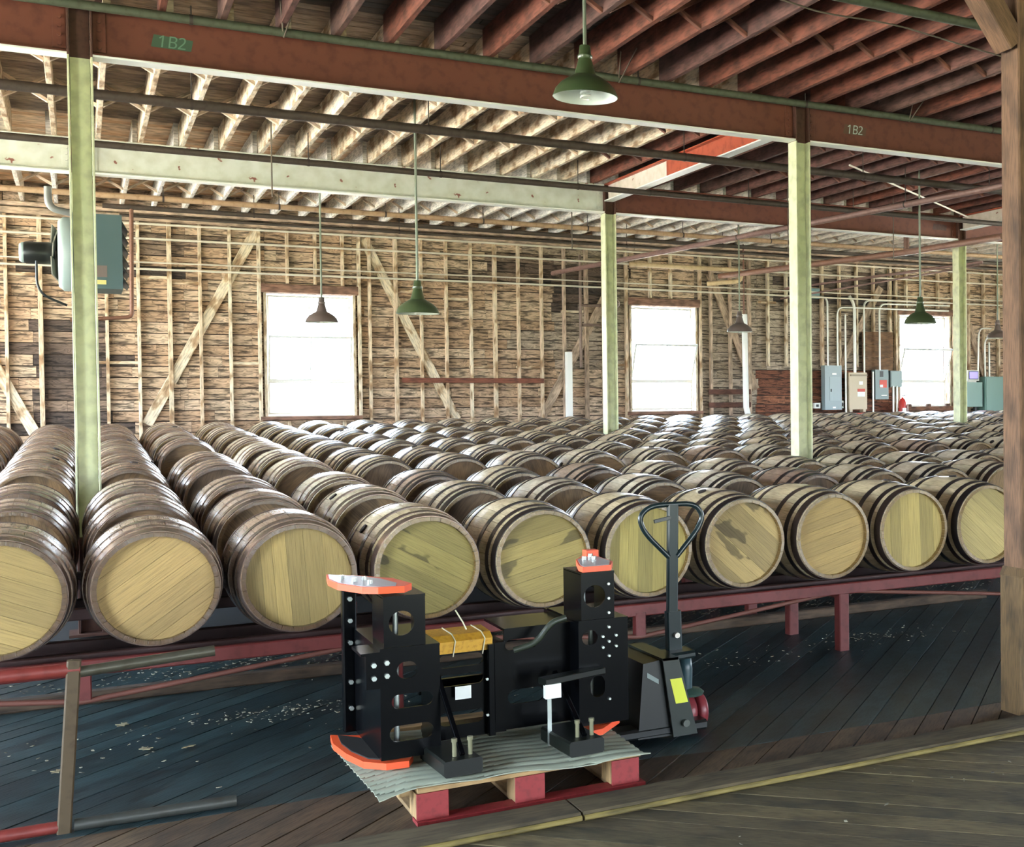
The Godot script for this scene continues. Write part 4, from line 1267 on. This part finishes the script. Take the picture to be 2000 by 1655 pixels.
# ---------------------------------------------------------------- the machine on its pallet
# an upright plate facing the viewer, with holes: [x, y, half width, half height] (rounded slots)
func holed(g: G, x0: float, x1: float, y0: float, y1: float, d: float, t: float, holes: Array) -> void:
	var cuts := [y0, y1]
	for h in holes: cuts.append(h[1])
	cuts.sort()
	var shapes := []
	for h in holes:
		var pts := PackedVector2Array()
		var r := minf(h[2], h[3])
		for i in 28:
			var a := TAU * i / 28
			pts.append(Vector2(h[0] + (h[2] - r) * signf(cos(a)) + cos(a) * r, h[1] + (h[3] - r) * signf(sin(a)) + sin(a) * r))
		shapes.append(pts)
	for i in cuts.size() - 1:
		if cuts[i + 1] - cuts[i] < 0.002: continue
		var bands := [PackedVector2Array([Vector2(x0, cuts[i]), Vector2(x1, cuts[i]), Vector2(x1, cuts[i + 1]), Vector2(x0, cuts[i + 1])])]
		for s in shapes:
			var next := []
			for b in bands: next.append_array(Geometry2D.clip_polygons(b, s))
			bands = next
		for b in bands:
			g.prism(b, P(0, 0, d), Vector3(1, 0, 0), Vector3.UP, Vector3(0, 0, -t))

func disc(g: G, a: Array, y0: float, y1: float) -> void:
	var pts := PackedVector2Array()
	for p in a: pts.append(Vector2(p[0], p[1]))
	g.prism(pts, Vector3(0, y0, 0), Vector3(1, 0, 0), Vector3(0, 0, -1), Vector3(0, y1 - y0, 0))

func bolts(o: Node3D, list: Array, mat: Material, dir := Vector3(0, 0, 1), r := 0.009, l := 0.012) -> void:
	for b in list:
		var g := G.new()
		g.rod(Vector3.ZERO, dir * l, r, 6)
		put("bolt", g, mat, o, Transform3D(Basis.IDENTITY, b))

func pallet_and_machine() -> void:
	var raw := [wood(C(186, 152, 104), 1, 0.8), wood(C(172, 140, 98), 2, 0.8)]
	var red := paint(C(140, 40, 42), 0.6, 0.0, "rust", 1.5)
	var o := thing("shipping_pallet", "wooden shipping pallet with red-painted ends under the black machine", "pallet", P(1.125, 0, 5.0))
	for i in 7: piece("deck_board", Vector3(0.0, 0.132, -0.06 - 0.165 * i), Vector3(0.955, 0.132, -0.06 - 0.165 * i), 0.11, 0.018, raw[i % 2], o)
	for i in 3:
		var x: float = [0.055, 0.455, 0.88][i]
		piece("bottom_board", Vector3(x, 0.010, 0.0), Vector3(x, 0.010, -1.1), 0.11, 0.018, raw[1], o)
		for j in 3:
			var z: float = [-0.065, -0.39, -1.03][j]
			piece("block", Vector3(x, 0.020, z), Vector3(x, 0.122, z), 0.125, 0.12, raw[i % 2], o, Vector3(0, 0, 1), 0.004)
			if j == 0: piece("painted_end", Vector3(x, 0.018, 0.001), Vector3(x, 0.124, 0.001), 0.127, 0.008, red, o, Vector3(0, 0, 1), 0.002)
	piece("front_board", Vector3(-0.01, 0.009, -0.02), Vector3(0.965, 0.009, -0.02), 0.09, 0.016, red, o)
	# the sheet of packing board over the deck
	var g := G.new()
	var nx := 60
	var nz := 90
	var pt := func(i: int, j: int) -> Vector3:
		var u := float(i) / nx
		var v := float(j) / nz
		var x := lerpf(0.975 - 0.03 * v, 2.075 + 0.05 * v + (0.03 if j == 0 else 0.0), u)
		var d := lerpf(5.0 - 0.05 * u + 0.04 * (1 - u) * absf(sin(u * 9.0)), 5.9, v)
		var y := 0.144 + 0.011 * sqrt(absf(sin((d * 0.9 + x * 0.10) * 56.0))) + 0.003 * sin(x * 17.0)
		if v < 0.1: y -= (0.1 - v) * 0.11 * (0.6 + 0.5 * sin(u * 11.0))
		if u < 0.12: y -= (0.12 - u) * 0.14
		return P(x, y, d)
	for i in nx:
		for j in nz:
			var a: Vector3 = pt.call(i, j)
			var b: Vector3 = pt.call(i + 1, j)
			var c: Vector3 = pt.call(i + 1, j + 1)
			var e: Vector3 = pt.call(i, j + 1)
			var n := (b - a).cross(e - a).normalized()
			if n.y < 0: n = -n
			g.quad(a, b, c, e, n)
			var dn := Vector3(0, -0.004, 0)
			g.quad(a + dn, b + dn, c + dn, e + dn, -n)
			if j == 0: g.quad(a, b, b + dn, a + dn, Vector3(0, 0, 1))
			if i == 0: g.quad(a, e, e + dn, a + dn, Vector3(-1, 0, 0))
			if i == nx - 1: g.quad(b, c, c + dn, b + dn, Vector3(1, 0, 0))
	tag(put("packing_sheet", g, paint(C(150, 156, 138), 0.6)), "rippled greyish packing sheet draped over the pallet under the machine", "sheet")
	# machine
	var k := paint(C(5, 6, 8), 0.2)
	k.metallic_specular = 0.32
	var dull := paint(C(16, 20, 17), 0.4)
	dull.metallic_specular = 0.4
	var steel := paint(C(206, 214, 208), 0.25, 0.7)
	var orange := paint(C(232, 84, 40), 0.45)
	var film := paint(C(150, 140, 146), 0.35)
	var m := thing("clamp_machine", "glossy black steel clamp attachment with orange arm plates on the pallet", "machine")
	g = G.new()
	holed(g, 1.045, 1.29, 0.195, 0.655, 5.30, 0.010, [[1.155, 0.565, 0.042, 0.036], [1.175, 0.435, 0.085, 0.030], [1.17, 0.30, 0.09, 0.034]])
	g.box(P(1.045, 0.195, 5.85), P(1.055, 0.655, 5.31))
	g.box(P(1.28, 0.195, 5.60), P(1.29, 0.655, 5.31))
	g.box(P(1.045, 0.655, 5.85), P(1.29, 0.665, 5.295))
	put("tower", g, k, m)
	g = G.new()
	holed(g, 1.062, 1.232, 0.666, 0.875, 5.30, 0.010, [[1.135, 0.765, 0.052, 0.052]])
	g.box(P(1.062, 0.666, 5.53), P(1.070, 0.875, 5.31))
	g.box(P(1.224, 0.666, 5.53), P(1.232, 0.875, 5.31))
	g.box(P(1.062, 0.872, 5.53), P(1.232, 0.882, 5.295))
	put("tower_head", g, k, m)
	g = G.new()
	g.rod(P(1.13, 0.66, 5.40), P(1.13, 0.875, 5.40), 0.012, 12)
	g.rod(P(1.13, 0.2, 5.40), P(1.13, 0.66, 5.40), 0.012, 12)
	put("pivot_pin", g, steel, m)
	g = G.new()
	g.bar(P(1.03, 0.19, 5.90), P(1.03, 0.90, 5.90), 0.06, 0.05, Vector3(0, 0, 1))
	put("arm_post", g, k, m)
	g = G.new()
	disc(g, [[0.925, 5.82], [0.905, 5.66], [0.917, 5.50], [0.985, 5.33], [1.04, 5.285], [1.14, 5.26], [1.185, 5.33], [1.15, 5.53], [1.04, 5.70]], 0.898, 0.926)
	var arm := put("arm_plate", g, orange, m)
	g = G.new()
	disc(g, [[0.93, 5.80], [0.912, 5.66], [0.925, 5.51], [0.99, 5.345], [1.042, 5.30], [1.11, 5.285], [1.13, 5.36], [1.10, 5.53], [1.035, 5.67]], 0.926, 0.928)
	put("film", g, film, arm)
	bolts(arm, [P(0.955, 0.928, 5.62), P(0.985, 0.928, 5.50), P(1.03, 0.928, 5.52), P(1.03, 0.928, 5.40)], steel, Vector3.UP, 0.012, 0.016)
	g = G.new()
	disc(g, [[0.94, 5.88], [0.925, 5.72], [0.945, 5.53], [0.985, 5.36], [1.06, 5.28], [1.15, 5.27], [1.185, 5.35], [1.15, 5.6], [1.05, 5.80]], 0.160, 0.188)
	arm = put("arm_plate", g, orange, m)
	g = G.new()
	disc(g, [[0.965, 5.84], [0.955, 5.70], [0.97, 5.54], [1.01, 5.39], [1.07, 5.33], [1.10, 5.60], [1.03, 5.76]], 0.188, 0.193)
	put("black_inset", g, paint(C(18, 16, 16), 0.7), arm)  # black layer inset on top of the lower left arm plate
	bolts(m, [P(1.02, 0.60, 5.30), P(1.072, 0.605, 5.30), P(1.02, 0.545, 5.30), P(1.072, 0.55, 5.30), P(1.03, 0.80, 5.87), P(1.03, 0.70, 5.87), P(1.03, 0.60, 5.87), P(1.03, 0.42, 5.87), P(1.03, 0.30, 5.87)], steel, Vector3(0, 0, 1), 0.011)
	g = G.new()
	g.box(P(0.99, 0.50, 5.33), P(1.045, 0.64, 5.30))
	g.box(P(0.97, 0.64, 5.50), P(1.045, 0.652, 5.30))
	put("side_bracket", g, k, m)
	# cross frame between the towers
	g = G.new()
	holed(g, 1.29, 1.62, 0.20, 0.60, 5.46, 0.012, [[1.42, 0.545, 0.10, 0.028], [1.42, 0.46, 0.10, 0.026], [1.42, 0.29, 0.10, 0.030]])
	g.box(P(1.29, 0.595, 5.80), P(1.62, 0.607, 5.455))
	holed(g, 1.62, 1.93, 0.20, 0.655, 5.48, 0.012, [[1.70, 0.585, 0.075, 0.024], [1.72, 0.345, 0.085, 0.034]])
	g.box(P(1.62, 0.65, 5.80), P(1.93, 0.662, 5.475))
	g.bar(P(1.545, 0.20, 5.44), P(1.545, 0.61, 5.44), 0.03, 0.05, Vector3(0, 0, 1))
	g.bar(P(1.29, 0.215, 5.60), P(2.0, 0.215, 5.60), 0.12, 0.03)
	g.bar(P(1.29, 0.39, 5.70), P(2.0, 0.39, 5.70), 0.03, 0.06)
	put("cross_frame", g, k, m)
	# right tower
	g = G.new()
	holed(g, 1.93, 2.17, 0.195, 0.675, 5.36, 0.010, [[1.985, 0.60, 0.038, 0.034], [2.02, 0.37, 0.035, 0.05]])
	g.box(P(1.93, 0.195, 5.85), P(1.94, 0.675, 5.37))
	g.box(P(2.16, 0.195, 5.85), P(2.17, 0.675, 5.37))
	g.box(P(1.93, 0.672, 5.80), P(2.17, 0.682, 5.355))
	put("tower", g, k, m)
	g = G.new()
	holed(g, 1.945, 2.105, 0.683, 0.895, 5.36, 0.010, [[2.01, 0.79, 0.052, 0.052]])
	g.box(P(1.945, 0.683, 5.60), P(1.953, 0.895, 5.37))
	g.box(P(2.097, 0.683, 5.60), P(2.105, 0.895, 5.37))
	g.box(P(1.945, 0.892, 5.60), P(2.105, 0.902, 5.355))
	put("tower_head", g, k, m)
	g = G.new()
	g.rod(P(1.99, 0.68, 5.46), P(1.99, 0.90, 5.46), 0.012, 12)
	g.rod(P(2.04, 0.2, 5.50), P(2.04, 0.68, 5.50), 0.012, 12)
	put("pivot_pin", g, steel, m)
	g = G.new()
	disc(g, [[1.93, 5.35], [1.925, 5.28], [2.06, 5.28], [2.115, 5.40], [2.125, 5.62], [2.09, 5.72], [1.99, 5.55]], 0.915, 0.940)
	g.box(P(2.07, 0.935, 5.68), P(2.13, 0.97, 5.62))
	arm = put("arm_plate", g, orange, m)
	g = G.new()
	disc(g, [[1.94, 5.35], [1.935, 5.29], [2.055, 5.29], [2.105, 5.41], [2.115, 5.60], [2.08, 5.66], [1.995, 5.54]], 0.940, 0.942)
	put("film", g, film, arm)
	bolts(arm, [P(2.02, 0.942, 5.52), P(2.06, 0.942, 5.50), P(2.08, 0.942, 5.60)], steel, Vector3.UP, 0.012, 0.016)
	g = G.new()
	disc(g, [[1.93, 5.28], [2.02, 5.30], [2.16, 5.45], [2.2, 5.62], [2.05, 5.55], [1.95, 5.40]], 0.160, 0.188)
	put("arm_plate", g, orange, m)
	var col := []
	for i in [1, 4, 5, 6, 7, 8, 9]: col.append(P(2.075, 0.24 + 0.067 * i, 5.36))
	bolts(m, col + [P(2.045, 0.60, 5.36), P(2.11, 0.60, 5.36), P(2.045, 0.55, 5.36), P(2.11, 0.55, 5.36), P(1.52, 0.30, 5.41), P(1.52, 0.46, 5.41)], steel, Vector3(0, 0, 1), 0.0065)
	# two feet reaching forward, each a channel with two pins and a stay
	for s in [[1.315, 1.28, 0.60], [1.845, 1.835, 0.45]]:
		var x: float = s[0]
		g = G.new()
		g.bar(P(x - 0.02, 0.192, 5.36), P(x, 0.192, 5.035), 0.16, 0.066, Vector3.UP, 0.008)
		var foot := put("foot", g, dull, m)
		for q in [-0.02, 0.045]:
			g = G.new()
			g.lathe([Vector2(0, 0.009), Vector2(0.06, 0.009), Vector2(0.06, 0.012), Vector2(0.075, 0.012), Vector2(0.075, 0)], P(x + q, 0.225, 5.10), Vector3.UP, 10)
			put("pin", g, paint(C(124, 122, 96), 0.4, 0.4), foot)
		g = G.new()
		g.bar(P(x + 0.01, 0.23, 5.09), P(s[1], s[2], 5.42), 0.016, 0.02, Vector3(1, 0, 0))
		put("stay", g, k, m)
	g = G.new()
	g.bar(P(1.73, 0.445, 5.28), P(2.03, 0.452, 5.34), 0.07, 0.03)
	put("cross_arm", g, dull, m)
	plate_at(m, "corner_pad", P(1.735, 0.372, 5.28), P(1.805, 0.435, 5.245), paint(C(226, 230, 224), 0.5))
	plate_at(m, "strap", P(1.745, 0.16, 5.26), P(1.763, 0.375, 5.255), steel)
	plate_at(m, "tag", P(1.385, 0.38, 5.43), P(1.455, 0.437, 5.425), paint(C(232, 236, 232), 0.5))
	g = G.new()
	g.tube(rounded([P(1.64, 0.575, 5.40), P(1.74, 0.60, 5.38), P(1.80, 0.69, 5.36), P(1.87, 0.705, 5.36)], 0.12), 0.014, 10)
	put("hose", g, paint(C(46, 52, 42), 0.4), m)
	# yellow packet tied on top
	var y := thing("yellow_packet", "yellow wrapped packet tied with clear straps on top of the machine", "packet", P(1.41, 0.609, 5.55))
	g = G.new()
	g.prism(PackedVector2Array([Vector2(-0.08, 0.0), Vector2(0.11, -0.025), Vector2(0.118, 0.028), Vector2(0.08, 0.052), Vector2(-0.07, 0.058)]), Vector3(-0.145, 0, 0), Vector3(0, 0, 1), Vector3.UP, Vector3(0.29, 0, 0))
	put("packet", g, paint(C(214, 164, 56), 0.5, 0.0, "rust", 3.0), y)
	var tie := paint(C(226, 222, 190), 0.4)
	for s in [-0.03, 0.10]:
		g = G.new()
		g.tube([Vector3(s, 0.06, -0.07), Vector3(s + 0.005, 0.055, 0.08), Vector3(s + 0.01, 0.03, 0.121), Vector3(s + 0.0, -0.04, 0.115)], 0.0028, 6)
		put("strap", g, tie, y)
	g = G.new()
	g.tube([Vector3(0.06, 0.055, 0.0), Vector3(0.045, 0.09, 0.0), Vector3(0.015, 0.145, -0.01)], 0.0035, 6)
	put("strap_end", g, tie, y)

func plate_at(o: Node3D, called: String, a: Vector3, b: Vector3, mat: Material) -> void:
	var g := G.new()
	g.box(Vector3(minf(a.x, b.x), minf(a.y, b.y), minf(a.z, b.z)), Vector3(maxf(a.x, b.x), maxf(a.y, b.y), maxf(a.z, b.z)))
	put(called, g, mat, o)

func pallet_jack() -> void:
	var k := paint(C(22, 36, 38), 0.3)
	var dark := paint(C(22, 26, 26), 0.35)
	var o := thing("pallet_truck", "dark green hand pallet truck with a looped handle right of the pallet", "pallet truck", P(2.55, 0, 5.68))
	var g := G.new()
	g.tube(rounded([Vector3(-0.025, 0.90, 0), Vector3(-0.155, 1.03, 0), Vector3(-0.185, 1.11, 0), Vector3(-0.12, 1.165, 0), Vector3(0.12, 1.165, 0), Vector3(0.17, 1.10, 0), Vector3(0.14, 1.03, 0), Vector3(0.02, 0.90, 0)], 0.07, 6), 0.0135, 12)
	put("handle_loop", g, k, o)
	g = G.new()
	g.bar(Vector3(0, 0.43, -0.03), Vector3(0, 1.165, 0.0), 0.056, 0.032, Vector3(0, 0, 1), 0.006)
	g.bar(Vector3(0.012, 0.40, -0.03), Vector3(0.004, 0.62, -0.022), 0.078, 0.045, Vector3(0, 0, 1), 0.006)
	put("handle_stem", g, k, o)
	g = G.new()
	g.bar(Vector3(-0.02, 1.10, 0.015), Vector3(-0.11, 1.085, 0.02), 0.012, 0.018)
	put("release_lever", g, dark, o)
	g = G.new()
	g.rod(Vector3(0.01, 0.50, 0.0), Vector3(0.01, 0.50, 0.022), 0.014, 12)
	put("bolt", g, paint(C(210, 204, 196), 0.3, 0.5), o)
	g = G.new()
	g.bar(Vector3(-0.05, 0.40, 0.0), Vector3(0.085, 0.405, 0.0), 0.14, 0.04, Vector3.UP, 0.012)
	put("hinge_block", g, k, o)
	g = G.new()
	g.prism(PackedVector2Array([Vector2(-0.13, 0.42), Vector2(-0.045, 0.42), Vector2(0.055, 0.025), Vector2(-0.075, 0.025)]), Vector3(0, 0, 0.15), Vector3(1, 0, 0), Vector3.UP, Vector3(0, 0, -0.012))
	g.prism(PackedVector2Array([Vector2(-0.13, 0.42), Vector2(-0.045, 0.42), Vector2(0.055, 0.025), Vector2(-0.075, 0.025)]), Vector3(0, 0, -0.28), Vector3(1, 0, 0), Vector3.UP, Vector3(0, 0, -0.012))
	g.prism(PackedVector2Array([Vector2(-0.13, 0.408), Vector2(-0.045, 0.408), Vector2(-0.045, 0.42), Vector2(-0.13, 0.42)]), Vector3(0, 0, 0.15), Vector3(1, 0, 0), Vector3.UP, Vector3(0, 0, -0.43))
	put("frame", g, paint(C(26, 36, 30), 0.35), o)
	g = G.new()
	g.prism(PackedVector2Array([Vector2(-0.22, 0.40), Vector2(-0.12, 0.41), Vector2(-0.07, 0.025), Vector2(-0.25, 0.03)]), Vector3(0, 0, 0.12), Vector3(1, 0, 0), Vector3.UP, Vector3(0, 0, -0.38))
	put("fork_carriage", g, paint(C(14, 18, 16), 0.4), o)
	for z in [0.06, -0.24]:
		g = G.new()
		g.bar(Vector3(0.12, 0.055, z), Vector3(-1.35, 0.055, z), 0.13, 0.05, Vector3.UP, 0.012)
		put("fork", g, dark, o)
	g = G.new()
	g.prism(PackedVector2Array([Vector2(-0.092, 0.315), Vector2(-0.03, 0.315), Vector2(0.004, 0.19), Vector2(-0.062, 0.19)]), Vector3(0, 0, 0.151), Vector3(1, 0, 0), Vector3.UP, Vector3(0, 0, 0.001))
	put("sticker", g, paint(C(208, 214, 52), 0.5), o)
	g = G.new()
	g.prism(PackedVector2Array([Vector2(-0.20, 0.355), Vector2(-0.14, 0.315), Vector2(-0.14, 0.292), Vector2(-0.20, 0.33)]), Vector3(0, 0, 0.121), Vector3(1, 0, 0), Vector3.UP, Vector3(0, 0, 0.001))
	put("nameplate", g, paint(C(120, 132, 130), 0.4), o)
	g = G.new()
	g.rod(Vector3(-0.015, 0.09, 0.151), Vector3(-0.015, 0.09, 0.175), 0.018, 12)
	put("axle_end", g, paint(C(90, 94, 88), 0.35, 0.6), o)
	g = G.new()
	g.lathe([Vector2(0, 0), Vector2(0.0, 0.032), Vector2(0.11, 0.036), Vector2(0.16, 0.03), Vector2(0.18, 0.0)], Vector3(0.085, 0.20, -0.05), Vector3.UP, 18)
	put("pump", g, paint(C(44, 66, 72), 0.35), o)
	g = G.new()
	g.lathe([Vector2(0, 0.075), Vector2(0.012, 0.08), Vector2(0.03, 0.06), Vector2(0.04, 0.0)], Vector3(0.10, 0.175, -0.05), Vector3.UP, 20)
	put("pump_skirt", g, paint(C(56, 78, 70), 0.35), o)
	for z in [0.0, -0.10]:
		g = G.new()
		g.lathe([Vector2(-0.024, 0.03), Vector2(-0.024, 0.082), Vector2(-0.016, 0.09), Vector2(0.016, 0.09), Vector2(0.024, 0.082), Vector2(0.024, 0.03)], Vector3(0.15 if z == 0.0 else 0.09, 0.09, -0.05), Vector3(1, 0, 0), 28)
		var w := put("wheel", g, paint(C(124, 46, 52), 0.4), o)
		g = G.new()
		g.rod(Vector3(0.12, 0.09, -0.05), Vector3(0.178, 0.09, -0.05), 0.03, 16)
		put("hub", g, paint(C(70, 66, 64), 0.35, 0.6), w)

# ---------------------------------------------------------------- litter on the floor
func litter() -> void:
	var g := G.new()
	g.prism(PackedVector2Array([Vector2(-0.5, -0.15), Vector2(0.1, -0.3), Vector2(0.5, 0.05), Vector2(0.05, 0.28)]), Vector3.ZERO, Vector3(1, 0, 0), Vector3(0, 0, 1), Vector3(0, 0.12, 0))
	var mm := MultiMesh.new()
	mm.transform_format = MultiMesh.TRANSFORM_3D
	mm.use_colors = true
	mm.mesh = g.mesh()
	var zones := [[0.9, 7.25, 0.45, 0.16, 130], [1.9, 7.1, 0.7, 0.25, 90], [4.75, 7.2, 0.4, 0.22, 90], [3.7, 7.05, 0.5, 0.25, 40], [0.0, 7.0, 0.6, 0.35, 30], [1.5, 8.7, 1.8, 0.40, 900], [4.5, 8.8, 1.8, 0.40, 600], [7.0, 8.9, 1.5, 0.4, 200], [1.3, 6.6, 1.2, 0.6, 24], [5.6, 7.1, 0.6, 0.3, 30], [3.2, 4.2, 1.0, 0.4, 20]]
	var total := 0
	for z in zones: total += z[4]
	mm.instance_count = total
	var i := 0
	for z in zones:
		for n in int(z[4]):
			var x: float = z[0] + rng.randfn(0, 0.6) * z[2]
			var d: float = z[1] + rng.randfn(0, 0.6) * z[3]
			var s := rng.randf_range(0.009, 0.026)
			var b := Basis.from_euler(Vector3(rng.randf_range(-0.25, 0.25), rng.randf() * TAU, rng.randf_range(-0.25, 0.25))).scaled(Vector3(s, s, s))
			mm.set_instance_transform(i, Transform3D(b, P(x, 0.006, d)))
			var k := rng.randf_range(0.06, 0.42)
			mm.set_instance_color(i, Color(k, k * 0.92, k * 0.66))
			i += 1
	var o := MultiMeshInstance3D.new()
	o.name = "wood_chips"
	o.multimesh = mm
	var m := paint(Color(1, 1, 1), 0.8)
	m = m.duplicate()
	m.vertex_color_use_as_albedo = true
	o.material_override = m
	add_child(o)
	tag(o, "scattered pale wood chips and bits of bark on the dark floor under the racks", "wood chips", "", "stuff")
	var spots := [[0.16, 7.40, 0.06, "large pale dry leaf on the dark floor below the second front barrel"], [0.24, 6.82, 0.05, "pale curled dry leaf on the dark floor left of the machine, farther one"], [0.42, 6.74, 0.05, "small pale dry leaf on the dark floor left of the machine"], [-0.12, 6.62, 0.05, "pale dry leaf on the dark floor beside the guard rail post"]]
	for s in spots:
		var l := G.new()
		var r: float = s[2]
		var pts := PackedVector2Array()
		for a in 14:
			var rr := r * (0.5 + 0.32 * sin(a * 2.7) + 0.18 * (a % 2))
			pts.append(Vector2(cos(a * TAU / 14) * rr, sin(a * TAU / 14) * rr * 0.55))
		l.prism(pts, Vector3.ZERO, Vector3(1, 0, 0), Vector3(0, 0.1, 1).normalized(), Vector3(0, 0.004, 0))
		tag(put("dry_leaf", l, paint(C(140, 130, 100), 0.8), self, Transform3D(Basis(Vector3.UP, rng.randf() * 6.0), P(s[0], 0.008, s[1]))), s[3], "leaf", "dry leaves on the dark floor")
